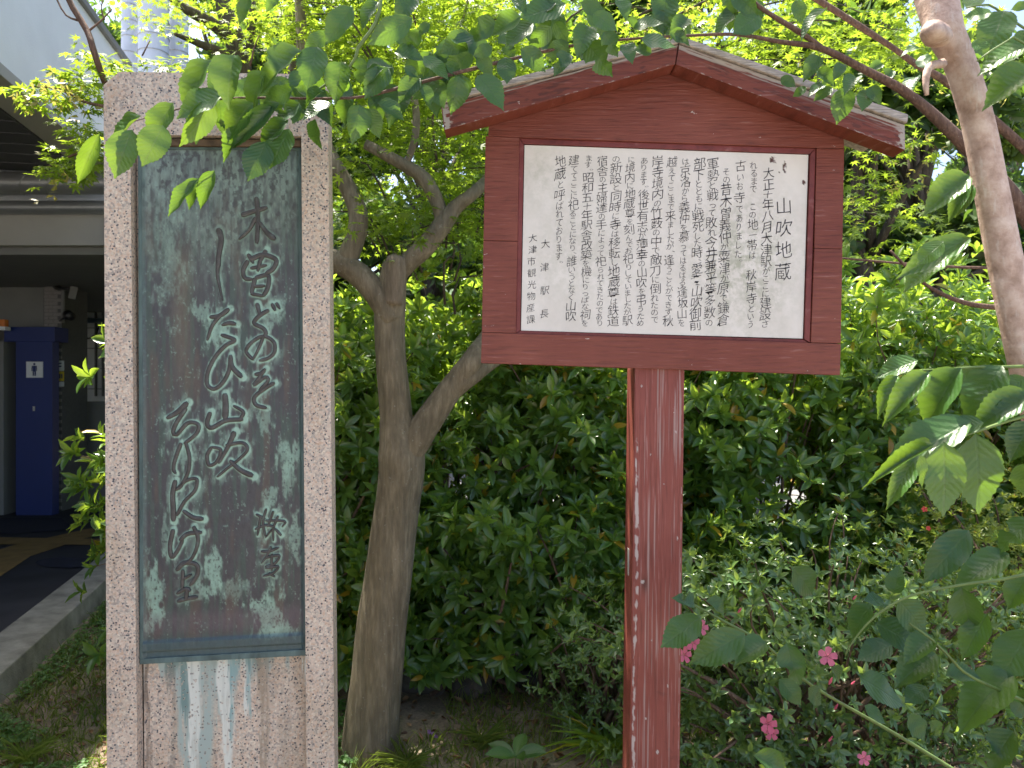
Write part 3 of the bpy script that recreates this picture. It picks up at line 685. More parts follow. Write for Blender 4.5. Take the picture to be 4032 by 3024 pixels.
COLS = [('山吹地蔵', 3092, 765, 1112, 76, True), ('大正十年八月大津駅がここに建設さ', 3026, 655, 1290, 44, False), ('れるまで　この地一帯は　秋岸寺という', 2968, 632, 1292, 42, False),
        ('古いお寺でありました。', 2914, 622, 1040, 42, False), ('　その昔木曽義仲が粟津が原で鎌倉', 2860, 618, 1282, 46, False), ('軍勢と戦って敗れ今井兼平等多数の', 2806, 618, 1285, 46, False),
        ('部下とともに戦死した時、愛妾山吹御前', 2752, 618, 1300, 46, False), ('は京洛から義仲を慕ってはるばる逢坂山を', 2697, 618, 1285, 42, False), ('越えてここまで来ましたが、逢うことができず秋', 2643, 612, 1285, 42, False),
        ('岸寺境内の竹薮の中で敵刀に倒れたので', 2588, 610, 1272, 46, False), ('あります。後世有志が薄幸の山吹を弔うため', 2533, 615, 1285, 44, False), ('に境内に地蔵尊を刻んでお祀りしていましたが駅', 2480, 612, 1280, 42, False),
        ('の新設と同時に寺は移転し地蔵尊は鉄道', 2424, 608, 1285, 46, False), ('宿舎の主婦達の手によって祀られてきたのであり', 2370, 610, 1285, 42, False), ('ます。昭和五十年駅舎改築を機にりっぱな祠を', 2313, 606, 1285, 43, False),
        ('建ててここに祀ることになり、誰いうとなく山吹', 2257, 606, 1265, 43, False), ('地蔵と呼ばれております。', 2203, 606, 1045, 44, False), ('大津駅長', 2150, 912, 1280, 38, True), ('大津市観光物産課', 2098, 912, 1280, 36, True)]
rg = random.Random(3)
for txt, cx, y0, y1, size, even in COLS:
    ws = [1.0 if even else (.5 if c in '、。' else .95 if c == '　' else .76 if '\u3040' <= c <= '\u309f' else .85 if c in '一十' else 1.15) for c in txt]
    tot = sum(ws); acc = 0; V, Fc = [], []; ci = 0
    for c, w in zip(txt, ws):
        cy = y0 + (y1 - y0) * (acc + w / 2) / tot; acc += w; ci += 1
        if c == '　':
            if V: mk('text_column', V, Fc, M['ink'], pn); V, Fc = [], []
            continue
        v, f = glyph(c)
        if len(v) == 0: continue
        kana = '\u3040' <= c <= '\u309f'
        h = (y1 - y0) * w / tot
        sx = size * (.74 if kana else 1.1) * rg.uniform(.94, 1.06); sy = (size if even else min(size * 1.15, h * 1.12)) * rg.uniform(.96, 1.04)
        if kana and not even: sy = min(sy, size * .85)
        if c in '一十' and not even: sy = min(sy, size * .72); sx *= .8
        if even and size < 50: sx = sy = size
        if size > 60: sx = size * .92; sy = size * .98
        a = rg.uniform(-.04, .04); sh = rg.uniform(.10, .2) if not kana else .06; ph = rg.uniform(0, 6)
        x = v[:, 0]; y = v[:, 1]
        xx = x + .03 * np.sin(y * 5 + ph) - .05 * (y < -.1) * (np.abs(y + .1)); yy = y + sh * x + .025 * np.sin(x * 6 + ph)
        X = cx + (cy - 900) * -.022 + sx * (xx * math.cos(a) - yy * math.sin(a)) + rg.uniform(-2, 2)
        Y = cy - sy * (xx * math.sin(a) + yy * math.cos(a))
        b = len(V)
        V += [Q(X[i], Y[i], .0094) for i in range(len(x))]; Fc += [[q + b for q in p] for p in f]
    mk('title' if size > 60 else 'text_column', V, Fc, M['ink'], pn)
# roof: two barge boards and two weathered planks over them
peak_t, peak_b = (2646, 226), (2636, 300)
slab('barge_board', [(1746, 452), (1758, 548), (2636, 297), (2648, 222)], -.066, -.004, M['red_h'], bev=.003)
slab('barge_board', [(2650, 222), (2638, 297), (3512, 624), (3510, 528)], -.066, -.004, M['red_h'], bev=.003)
slab('roof_plank', [(1740, 424), (1742, 450), (2648, 220), (2648, 194)], -.076, .16, M['grey_wood'], bev=.004)
slab('roof_plank', [(2650, 194), (2650, 220), (3512, 525), (3516, 492)], -.076, .16, M['grey_wood'], bev=.004)
def worn_barge(seed, k):
    def f(U, V):
        st = fbm(U * 9, V * 22, 4, seed); n = fbm(U * 60, V * 14, 3, seed + 3); c = np.zeros((len(U), 4)); c[:, :3] = (.46, .41, .36)
        edge_ = U if k == 0 else 1 - U
        a = sstep(.42, .60, st + .28 * (1 - sstep(0, (.16 if k == 0 else .42), V)) - .10) * (1 - sstep(.1, .2 if k == 0 else .55, V))
        a = np.maximum(a, sstep(.5, .6, n + .25 * (1 - sstep(0, .035, edge_))) * (1 - sstep(.02, .05, edge_)))
        low = sstep(.93, .99, V) * sstep(.58, .66, n); a = np.maximum(a, low)
        c[:, 3] = np.clip(a, 0, 1) * .9; dk = (sstep(.6, .7, fbm(U * 14, V * 9, 4, seed + 9)) * .5) * (1 - c[:, 3]); 
        c[:, :3] = (c[:, :3] * c[:, 3:4] + np.array((.05, .02, .018)) * dk[:, None]) / (c[:, 3:4] + dk[:, None] + 1e-6); c[:, 3] += dk
        return c
    return f
grid_patch('worn_face', [Q(1750, 453, -.0668), Q(2646, 224, -.0668), Q(2635, 296, -.0668), Q(1761, 546, -.0668)], 260, 30, worn_barge(3, 0), M['red_h_worn'], nb)
grid_patch('worn_face', [Q(2652, 224, -.0668), Q(3508, 529, -.0668), Q(3509, 622, -.0668), Q(2640, 298, -.0668)], 260, 30, worn_barge(8, 1), M['red_h_worn'], nb)
def worn_gable(U, V):
    n = fbm(U * 70, V * 30, 3, 33); c = np.zeros((len(U), 4)); c[:, :3] = (.55, .5, .45)
    roof = 1 - np.abs(U - .506) / .506 if False else np.where(U < .506, .86 - U * 1.70, (U - .506) * 1.78)
    d = V - np.clip(roof, 0, 1); c[:, 3] = (d > .0) * (d < .10) * sstep(.60, .66, n) * np.where(U > .5, 1, .5)
    dk = np.exp(-np.abs(d) / .10) * .55 * sstep(.35, .6, fbm(U * 12, V * 6, 4, 12)) * (1 - c[:, 3])
    c[:, :3] = (c[:, :3] * c[:, 3:4] + np.array((.06, .022, .02)) * dk[:, None]) / (c[:, 3:4] + dk[:, None] + 1e-6); c[:, 3] += dk; return c
# post
pf = [P(2499, 1445, 1.915), P(2696, 1445, 1.915), P(2668, 3790, 1.915), P(2470, 3790, 1.915)]
prism('post', pf, [p + Vector((0, .125, 0)) for p in pf], M['red_v'], nb, .004)
def worn_post(U, V):
    py = 1445 + (3790 - 1445) * V; n = fbm(U * 14, py / 28, 4, 2); n2 = fbm(U * 20, py / 90, 3, 6); c = np.zeros((len(U), 4)); c[:, :3] = (.54, .47, .44)
    e = np.exp(-((U - .045 - .02 * np.sin(py / 160)) / .035) ** 2) * sstep(1650, 1850, py)
    a = sstep(.44, .54, n * .62 + n2 * .25 + e * .2 - .07) * sstep(.05, .4, e)
    a = np.maximum(a, .8 * sstep(.55, .62, n) * (1 - sstep(.0, .02, 1 - U)) )
    for u, y, ru, ry in ((.19, 2290, .04, 8), (.62, 1905, .015, 4), (.75, 2700, .02, 6), (.3, 2830, .02, 5), (.55, 2960, .03, 9), (.12, 1520, .02, 6), (.92, 2120, .02, 8), (.4, 2520, .012, 5), (.86, 1700, .015, 5), (.33, 1790, .012, 4)):
        a = np.maximum(a, ((((U - u) / ru) ** 2 + ((py - y) / ry) ** 2) < 1) * 1.0)
    streak = .38 * sstep(.6, .72, fbm(U * 34, py / 420, 3, 15)); a = np.maximum(a * .8, streak)
    kn = np.exp(-((U - .24) / .07) ** 2 - ((py - 2300) / 30) ** 2) * .7 * (1 - a); tot = a + kn + 1e-6
    c[:, :3] = (c[:, :3] * a[:, None] + np.array((.05, .025, .02)) * kn[:, None]) / tot[:, None]; c[:, 3] = np.clip(tot, 0, 1); return c
o_ = Vector((0, -.0008, 0)); ins = Vector((.004, 0, 0))
grid_patch('post_face', [pf[0] + o_ + ins, pf[1] + o_ - ins, pf[2] + o_ - ins, pf[3] + o_ + ins], 60, 500, worn_post, M['red_v_worn'], nb)
st = [P(2474, 2158, 1.96), P(2474, 2158, 2.0), P(2472, 2262, 2.0), P(2472, 2262, 1.96)]
xL = pf[0].x + (pf[3].x - pf[0].x) * .33 - .0008
zz = lambda py: 1.5 - (py - 1512) / F * 1.98
prism('sticker', [(xL - .0006, 1.965, zz(2262)), (xL - .0006, 1.985, zz(2262)), (xL - .0006, 1.985, zz(2158)), (xL - .0006, 1.965, zz(2158))],
      [(xL + .003, 1.965, zz(2262)), (xL + .003, 1.985, zz(2262)), (xL + .003, 1.985, zz(2158)), (xL + .003, 1.965, zz(2158))], M['sticker'], nb, 0)

# ================================================================ BUILDING (left)
bl = thing('station_building', tuple(kp(3, -2.5, .1)), 'station building with white fascia, dark soffit, grey ducts and blue restroom entrance', 'building')
FX = Vector((-2.83, 4.14, 0)); FD = Vector((-.20, 1, 0)).normalized(); FE = Vector((FD.y, -FD.x, 0))
def fp(s, e, z): return FX + FD * s + FE * e + Vector((0, 0, z))
def bprism(name, s0, s1, e0, e1, z0, z1, mat, f=fp, bev=.003, par=bl):
    return prism(name, [f(s0, e0, z0), f(s0, e1, z0), f(s0, e1, z1), f(s0, e0, z1)], [f(s1, e0, z0), f(s1, e1, z0), f(s1, e1, z1), f(s1, e0, z1)], mat, par, bev)
bprism('fascia', -9.0, 2.3, -.22, 0, 3.27, 4.2, M['white_wall'])
bprism('fascia_trim', -9.0, 2.3, -.22, .015, 3.20, 3.268, M['beam'])
bprism('roof_edge', -9.0, 2.32, -.3, .03, 4.203, 4.25, M['grey_wall'])
bprism('end_wall', 2.3, 2.5, -3.0, .25, 2.9, 3.9, M['white_wall'])
bprism('shading_side_wall', -9, 14, -13.2, -13.0, 0, 3.4, M['grey_wall'])  # unseen wall added to keep sky light out of the interior
box('shading_back_wall', (-8, 13.5, 1.7), (12, .2, 3.4), M['grey_wall'], bl)  # added to close off the back and darken the interior
bprism('roof_slab', -9.0, 14, -13.0, -.22, 3.42, 3.5, M['grey_wall'])  # roof stretched far out of view to darken the interior
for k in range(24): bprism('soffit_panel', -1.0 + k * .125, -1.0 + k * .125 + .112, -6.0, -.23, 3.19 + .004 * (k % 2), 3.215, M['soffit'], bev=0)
yb = 5.95
tubes('round_duct', [([(-9, yb, 3.095), (-1.9, yb, 3.095)], [.088, .088])], M['duct'], bl, 28, .5)
tubes('round_duct', [([(-9, yb + .12, 2.93), (-1.9, yb + .12, 2.93)], [.055, .055])], M['duct'], bl, 24, .5)
for k in range(9):
    x = -4.5 + k * .22; tubes('duct_seam', [([(x + .05 * math.sin(a), yb + .0895 * -math.cos(a), 3.095 + .0895 * math.sin(a)) for a in np.linspace(-1.9, 1.9, 9)], [.0025] * 9)], M['duct'], bl, 5, .05)
box('beam', (-5.0, yb + .25, 2.755), (7, .2, .25), M['beam'], bl)
for xx in (-3.29, -3.08): box('pipe_hanger', (xx, yb + .135, 2.76), (.02, .02, .3), M['black'], bl, .001)
box('ceiling', (-6, 9.2, 2.60), (9, 6.0, .06), M['grey_wall'], bl)
# inner grey wall above the restroom entrance, tiled pier, blue entrance
YW = 8.3
def wbox(name, px0, py0, px1, py1, Y, d, mat, par=bl, bev=.003):
    a, b = P(px0, py0, Y), P(px1, py1, Y); return box(name, ((a.x + b.x) / 2, Y + d / 2, (a.z + b.z) / 2), (abs(b.x - a.x), d, abs(b.z - a.z)), mat, par, bev)
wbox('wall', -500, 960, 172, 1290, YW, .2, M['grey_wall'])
wbox('pier', 172, 1015, 243, 2040, YW - .05, .5, M['grout'])
pier_tiles = []
for r_ in range(72):
    y0 = 1020 + r_ * 14.1
    for c_ in range(2):
        off = 0 if r_ % 2 else -17
        x0 = 174 + c_ * 35 + off; x1 = x0 + 34
        x0 = max(x0, 173.5); x1 = min(x1, 242)
        if x1 - x0 > 6: wbox('tile', x0, y0, x1, y0 + 12.4, YW - .056 - .002 * ((r_ * 7 + c_ * 3) % 3), .01, M['tile'], bl, 0)
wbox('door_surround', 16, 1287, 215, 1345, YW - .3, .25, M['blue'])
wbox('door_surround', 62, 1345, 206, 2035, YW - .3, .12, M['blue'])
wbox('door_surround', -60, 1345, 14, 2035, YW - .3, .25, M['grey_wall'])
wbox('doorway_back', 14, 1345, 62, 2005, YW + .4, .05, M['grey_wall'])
wbox('door_latch', 129, 1600, 136, 1618, YW - .315, .01, M['sticker'], bl, 0)
rs = thing('restroom_sign', tuple(P(135, 1487, YW - .31)), 'small square white restroom sign with dark blue standing man pictogram on blue panel', 'sign')
wbox('sign_plate', 103, 1424, 168, 1487, YW - .312, .01, M['paper'], rs, .001)
def manpx(x, y): return 135 + x, y
def mpoly(name, pts): 
    prism(name, [P(135 + x, y, YW - .316) for x, y in pts], [P(135 + x, y, YW - .313) for x, y in pts], M['sign_blue'], rs, 0)
mpoly('figure_head', [(4.5 * math.cos(a), 1433.5 + 4.5 * math.sin(a)) for a in np.linspace(0, 6.28, 13)[:-1]])
mpoly('figure_body', [(-8, 1440), (8, 1440), (11, 1444), (11, 1461), (7.5, 1461), (7.5, 1447), (6.5, 1447), (6.5, 1480), (1, 1480), (1, 1463), (-1, 1463), (-1, 1480), (-6.5, 1480), (-6.5, 1447), (-7.5, 1447), (-7.5, 1461), (-11, 1461), (-11, 1444)])
po = thing('poster', tuple(P(232, 1525, YW - .06)), 'small notice sheets in white and yellow stuck on the tiled pier', 'poster')
wbox('sheet', 212, 1420, 252, 1460, YW - .072, .004, M['paper'], po, 0)
wbox('sheet', 212, 1463, 252, 1500, YW - .072, .004, M['yellow'], po, 0)
wbox('sheet', 212, 1503, 252, 1522, YW - .072, .004, M['paper'], po, 0)
for k in range(4): wbox('print', 217 + k * 8, 1472, 222 + k * 8, 1490, YW - .0735, .001, M['sign_blue'], po, 0)
for k in range(2): wbox('print', 217, 1428 + k * 12, 242, 1433 + k * 12, YW - .0735, .001, M['sign_blue'], po, 0)
wl = thing('warning_lamp', tuple(P(5, 1290, YW - .4)), 'small orange lamp on top of the pale post at the left edge', 'lamp')
wbox('lamp_dome', -6, 1257, 18, 1285, YW - .42, .07, M['orange'], wl, .012); wbox('lamp_base', -8, 1285, 20, 1300, YW - .43, .09, M['paper'], wl, .004)
for nm, (x0, y0, x1, y1), lb in (('floodlight', (270, 1125, 305, 1180), 'grey square floodlight on a bracket beside the tiled pier'), ('security_camera', (258, 1222, 286, 1262), 'round black security camera under the floodlight on the pier')):
    fl = thing(nm, tuple(P(x0, (y0 + y1) / 2, YW - .2)), lb, 'floodlight' if nm == 'floodlight' else 'camera')
    if nm == 'floodlight':
        prism('housing', [P(x0 + 8, y0, 8.0), P(x1 + 4, y0 + 6, 8.0), P(x1 - 8, y1, 8.0), P(x0 - 2, y1 - 6, 8.0)], [P(x0 + 8, y0, 8.12), P(x1 + 4, y0 + 6, 8.12), P(x1 - 8, y1, 8.12), P(x0 - 2, y1 - 6, 8.12)], M['grey_wall'], fl, .01)
        tubes('bracket', [([P(222, 1130, 8.22), P(245, 1135, 8.1), P(275, 1138, 8.05)], [.035, .02, .02])], M['black'], fl, 8, .05)
    else:
        tubes('housing', [([P(262, 1232, 8.0), P(268, 1240, 7.95), P(280, 1246, 7.9)], [.03, .055, .045])], M['black'], fl, 14, .03)
        tubes('bracket', [([P(236, 1262, 8.22), P(262, 1245, 8.02)], [.015, .015])], M['black'], fl, 8, .05)
tubes('conduit', [([P(250, 1060, 8.2), P(247, 1270, 8.2)], [.02, .02])], M['grey_wall'], bl, 8, .3)
# beyond the pier: column, panel wall, low concrete wall
tubes('round_column', [([P(291, 1100, 9.2), P(291, 1600, 9.2)], [.085, .085])], M['concrete'], bl, 24, .3)
wbox('far_wall', 250, 1190, 560, 1585, 11.2, .15, M['white_wall'])
for k, x in enumerate((372, 400)): wbox('wall_rib', x, 1190, x + 4, 1560, 11.15, .05, M['grey_wall'])
for k in range(4): wbox('wall_joint', 300, 1290 + k * 80, 560, 1292.5 + k * 80, 11.19, .01, M['grout'], bev=0)
wbox('far_beam', 250, 1092, 560, 1150, 9.6, .2, M['beam'])
tubes('water_pipe', [([P(318, 1262, 10.6), P(560, 1262, 10.6)], [.035, .035])], simple('pipe_blue', (.25, .35, .4), .5), bl, 12, .4)
tubes('cable', [([P(320, 1230, 10.5), P(322, 1300, 10.4), P(345, 1333, 10.4), P(375, 1320, 10.4), P(388, 1290, 10.5)], [.012] * 5)], M['black'], bl, 6, .05)
wbox('low_wall', 243, 1582, 560, 1985, 9.0, .2, M['grey_wall'])
wbox('planter_wall', 243, 1985, 560, 2030, 8.9, .2, M['black'])
# tactile strips, mats, manhole
def floor_poly(name, pts, z, mat):
    v = []
    for px, py in pts:
        Y = (1.5 - z) * F / (py - 1512); v.append((P(px, py, Y).x, Y, z))
    return mk(name, v, [list(range(len(v)))[::-1]], mat, None, kind='structure')
floor_poly('tactile_strip', [(-300, 2330), (-300, 2260), (40, 2150), (330, 2085), (600, 2040), (600, 2062), (330, 2120), (120, 2190), (0, 2270)], .105, M['tactile'])
floor_poly('tactile_strip', [(-300, 2110), (600, 2125), (600, 2146), (-300, 2142)], .109, M['tactile'])
floor_poly('floor_mat', [(-100, 2040), (240, 2040), (300, 2085), (60, 2100), (-100, 2106)], .106, M['mat'])
floor_poly('manhole', [(265 + 125 * math.cos(a), 2215 + 20 * math.sin(a)) for a in np.linspace(0, 6.28, 25)[:-1]], .107, M['mat'])
# pale upright ducts behind
for i, (px, r, top, bot, Yd) in enumerate(((512, .085, -200, 300, 8.0), (605, .15, -200, 300, 7.9), (700, .11, -60, 300, 8.2))):
    dk = thing('vent_duct', tuple(P(px, bot, Yd)), ['slim pale upright duct nearest the fascia edge', 'widest pale upright duct, between two slimmer ones', 'pale upright duct right of the widest one, ringed with seams'][i], 'duct', 'upright ducts above the monument')
    tubes('pipe', [([P(px, bot + 500, Yd), P(px, top, Yd)], [r, r])], M['white_duct'], dk, 28, .5)
    for k in range(5): tubes('seam', [([P(px, 275 - k * 62 - .0, Yd) + Vector((0, 0, -.004)), P(px, 275 - k * 62, Yd) + Vector((0, 0, .004))], [r + .006, r + .006])], M['duct'], dk, 28, .5)

# ================================================================ TREES
def rand_dirs(n, up=0.0):
    d = RNG.normal(size=(n, 3)); d[:, 2] += up; return unit(d)
# maple number one, with the forked trunk
def px3(l, Y0): return [P(p[0], p[1], p[2] if len(p) > 2 else Y0) for p in l]
m1 = thing('maple_tree', (P(1450, 3000, 3.0).x, 3.0, 0), 'maple tree with forked grey brown trunk between monument and notice board', 'tree')
w = lambda pxw, Y: pxw / 2 / F * Y
V, Fc = tube_data(px3([(1440, 3080), (1452, 3000), (1480, 2700), (1520, 2350), (1563, 1974), (1580, 1800), (1560, 1640), (1540, 1400), (1537, 1190), (1560, 1040)], 3.05),
                  [w(260, 3), w(232, 3), w(200, 3), w(188, 3), w(178, 3), w(190, 3), w(135, 3), w(122, 3), w(124, 3), w(98, 3)], 40, .02, .06, 3)
mk('trunk', V, Fc, M['bark'], m1, smooth=True)
limbs = [([(1585, 1860), (1640, 1730), (1720, 1610), (1800, 1500), (1872, 1400), (1960, 1260, 3.2), (2060, 1000, 3.3), (2150, 700, 3.4)], [88, 118, 104, 92, 84, 70, 60, 46]),
         ([(1770, 1570), (1850, 1480), (1960, 1400, 3.15), (2150, 1300, 3.3)], [50, 80, 70, 50]),
         ([(1545, 1270), (1490, 1170), (1410, 1080), (1330, 1030), (1200, 960, 3.1), (1050, 700, 3.2)], [90, 100, 96, 90, 70, 50]),
         ([(1375, 1075), (1372, 1010), (1402, 930), (1410, 840), (1370, 740), (1315, 640), (1240, 480, 3.1), (1200, 300, 3.2), (1180, 0, 3.3), (1150, -500, 3.4)], [50, 84, 76, 74, 66, 60, 54, 50, 44, 30]),
         ([(1540, 1120), (1600, 1040), (1680, 965), (1745, 880), (1800, 810), (1870, 755), (1960, 650, 3.2), (2050, 450, 3.3), (2150, 100, 3.4)], [70, 78, 80, 76, 56, 48, 40, 34, 24]),
         ([(1750, 900), (1722, 800), (1670, 705), (1600, 655), (1520, 610), (1440, 568)], [60, 56, 60, 50, 46, 40]),
         ([(1600, 655), (1640, 500), (1620, 300, 3.2), (1590, 60, 3.3), (1560, -400, 3.4)], [26, 30, 30, 34, 24])]
for pts, ws in limbs:
    V, Fc = tube_data(px3(pts, 3.03), [w(a, 3.03) for a in ws], 18, .025, .05, len(ws)); mk('branch', V, Fc, M['bark'], m1, smooth=True)
# knot on the broken stub, in paler bark
V, Fc = tube_data(px3([(1550, 1200), (1556, 1110), (1558, 1050), (1562, 1015), (1563, 1000)], 3.01), [w(70, 3), w(84, 3), w(88, 3), w(72, 3), w(26, 3)], 24, .015, .10, 5)
mk('stub', V, Fc, bark('pale_bark', (.22, .18, .13), (.36, .3, .23), 1.2), m1, smooth=True)

def sprays(n, box_, cond=None, r=(.18, .42)):
    """centres of nearly level leaf sprays inside a world box"""
    out = []
    (x0, x1), (y0, y1), (z0, z1) = box_
    while len(out) < n:
        p = (RNG.uniform(x0, x1), RNG.uniform(y0, y1), RNG.uniform(z0, z1))
        if cond is None or cond(*p): out.append((*p, RNG.uniform(*r)))
    return out
def spray_leaves(sp, per=60, size=(.045, .07), thick=.05):
    pos, ax, nr, L = [], [], [], []
    for (x, y, z, r) in sp:
        n = int(per * (r / .3) ** 2); a = RNG.uniform(0, 6.28, n); rr = r * np.sqrt(RNG.random(n))
        tilt = RNG.normal(0, .22, 2); dx, dy = np.cos(a) * rr, np.sin(a) * rr * .9
        dz = dx * tilt[0] + dy * tilt[1] - .25 * rr ** 2 / r + RNG.normal(0, thick * .5, n)
        pos.append(np.stack([x + dx, y + dy, z + dz], 1))
        o = np.stack([np.cos(a) + RNG.normal(0, .6, n), np.sin(a) + RNG.normal(0, .6, n), RNG.normal(-.35, .35, n)], 1); ax.append(o)
        nr.append(np.stack([RNG.normal(0, .38, n), RNG.normal(-.15, .38, n), np.ones(n)], 1)); L.append(RNG.uniform(*size, n))
    return [np.concatenate(q) for q in (pos, ax, nr)] + [np.concatenate(L)]
def proj(x, y, z): return 2016 + x / y * F, 1512 - (z - 1.5) / y * F
def lim1(x, y, z):      # the maple's crown outline
    px, py = proj(x, y, z)
    if px < 1290: return py < 150 and px > 750
    base = 980 if px < 2000 else 560 if px < 3300 else 1000
    if py > base + RNG.uniform(-60, 60): return False
    return True
sp = []
while len(sp) < 205:
    Y_ = RNG.uniform(3.0, 4.05); px_ = RNG.uniform(1180, 3700); py_ = RNG.uniform(-160, 1050); q = P(px_, py_, Y_)
    if lim1(*q) and (px_ < 2050 or RNG.random() < .5): sp.append((q.x, q.y, q.z, RNG.uniform(.16, .36)))
sp += sprays(3, ((-.2, 2.6), (2.7, 3.6), (3.5, 4.2)))
pos, ax, nr, L = spray_leaves(sp, 85, (.05, .082))
leafset(m1, T_maple, T_maple_lo, 'maple', pos, ax, nr, L, L * 1.0, M['maple'], 300)
tw = []
for s in sp[:60]:
    c = Vector(s[:3]); q = c + Vector((RNG.normal(0, .15), .1, -.05)); tgt = Vector((-.3 + .35 * (c.x + .3), 3.3, c.z - .35))
    tw.append(([q, (c * .6 + tgt * .4) + Vector((0, 0, .06)), c * .3 + tgt * .7], [.0025, .004, .006]))
tubes('twigs', tw, M['bark_dark'], m1, 5, .12, 0, 'stuff')
# seeds in the maple
pos, ax, nr, L = spray_leaves(sprays(14, ((.5, 2.6), (3.0, 4.0), (2.3, 3.2)), lim1, (.05, .12)), 160, (.03, .04), .12)
leafset(m1, T_seed, T_seed, 'seed', pos, ax, rand_dirs(len(pos)), L, L, M['maple_seed'], 0, 'seed', 'seeds')

# maple number two: behind the monument, leaning out to its left
m2 = thing('maple_tree', (-1.55, 4.3, 0), 'maple tree behind the monument, its yellow green sprays reaching past the left edge', 'tree')
l2 = [([(985, 3400, 4.3), (985, 1500, 4.3), (975, 600, 4.3), (955, 330, 4.25), (930, 170, 4.2), (880, 20, 4.2), (820, -300, 4.2)], [150, 130, 115, 92, 82, 62, 44]),
      ([(975, 700, 4.3), (1120, 420, 4.2), (1178, 240, 4.2), (1150, 30, 4.2), (1130, -300, 4.2)], [80, 78, 74, 66, 44]),
      ([(935, 180, 4.2), (840, 95, 4.1), (740, 40, 4.0), (650, -30, 4.0)], [50, 46, 36, 26]),
      ([(950, 300, 4.25), (880, 215, 4.1), (780, 170, 4.0), (690, 135, 3.8)], [50, 40, 26, 12]),
      ([(960, 260, 4.25), (990, 110, 4.2), (1000, 0, 4.2)], [40, 36, 30])]
for i, (pts, ws) in enumerate(l2):
    V, Fc = tube_data(px3(pts, 4.2), [w(a, 4.2) for a in ws], 16, .04, .05, i); mk('trunk' if i == 0 else 'branch', V, Fc, M['bark_dark'], m2, smooth=True)
tubes('twigs', [(px3([(520, 620, 2.9), (386, 253, 2.6), (342, 120, 2.6), (262, -20, 2.6), (240, -200, 2.6)], 2.6), [.010, .011, .011, .010, .007]),
      (px3([(345, 125), (400, 80), (440, 35)], 2.6), [.004, .003, .002]), (px3([(305, 80), (260, 60), (225, 0), (215, -60)], 2.6), [.004, .003, .003, .002]),
      (px3([(410, 75), (400, 40), (403, 0)], 2.6), [.003, .002, .002]), (px3([(560, 220), (590, 160)], 2.9), [.003, .002]), (px3([(985, 260), (1000, 190), (1020, 140)], 2.9), [.004, .003, .002]),
      (px3([(420, 420), (330, 400), (230, 350), (90, 340)], 2.55), [.006, .005, .003, .002]), (px3([(440, 560), (340, 590), (220, 640), (130, 690)], 2.5), [.006, .005, .003, .002])], M['cherry_twig'], m2, 7, .04, 0, 'stuff')
sp2 = []
def S2(px, py, Y, r): p = P(px, py + 12, Y); sp2.append((p.x, p.y, p.z, r * .62))
for a in [(330, 190, 2.7, .10), (400, 215, 2.7, .13), (470, 255, 2.75, .13), (560, 262, 2.8, .15), (680, 255, 2.8, .15), (760, 262, 2.85, .13), (200, 300, 2.6, .10), (280, 300, 2.6, .14), (360, 290, 2.65, .16), (110, 345, 2.55, .09), (190, 365, 2.55, .13), (270, 355, 2.6, .15), (350, 350, 2.6, .15), (60, 340, 2.55, .05),
          (330, 500, 2.55, .12), (390, 490, 2.6, .14), (280, 560, 2.5, .12), (350, 570, 2.5, .16), (400, 600, 2.55, .15), (250, 640, 2.45, .10), (330, 640, 2.5, .14), (170, 680, 2.45, .07), (400, 660, 2.5, .1)]: S2(*a)
def lim2(x, y, z):
    px, py = proj(x, y, z); return px > 560 and py < 200 - max(0, 800 - px) * .5
sp2b = sprays(55, ((-2.1, .0), (3.5, 4.4), (2.9, 3.9)), lim2)
pos, ax, nr, L = spray_leaves(sp2, 420, (.05, .07), .025); p2, a2, n2, L2 = spray_leaves(sp2b, 60)
pos = np.concatenate([pos, p2]); ax = np.concatenate([ax, a2]); nr = np.concatenate([nr, n2]); L = np.concatenate([L, L2])
leafset(m2, T_maple, T_maple_lo, 'maple', pos, ax, nr, L, L, M['maple'], 300)
pos, ax, nr, L = spray_leaves([(P(190, 365, 2.5).x, 2.5, P(0, 375, 2.5).z, .1), (P(280, 350, 2.5).x, 2.5, P(0, 365, 2.5).z, .1), (P(190, 700, 2.42).x, 2.42, P(0, 715, 2.42).z, .03), (P(270, 660, 2.42).x, 2.42, P(0, 690, 2.42).z, .05)], 260, (.03, .04), .08)
leafset(m2, T_seed, T_seed, 'seed', pos, ax, rand_dirs(len(pos)), L, L, M['maple_seed'], 0, 'seed', 'seeds')

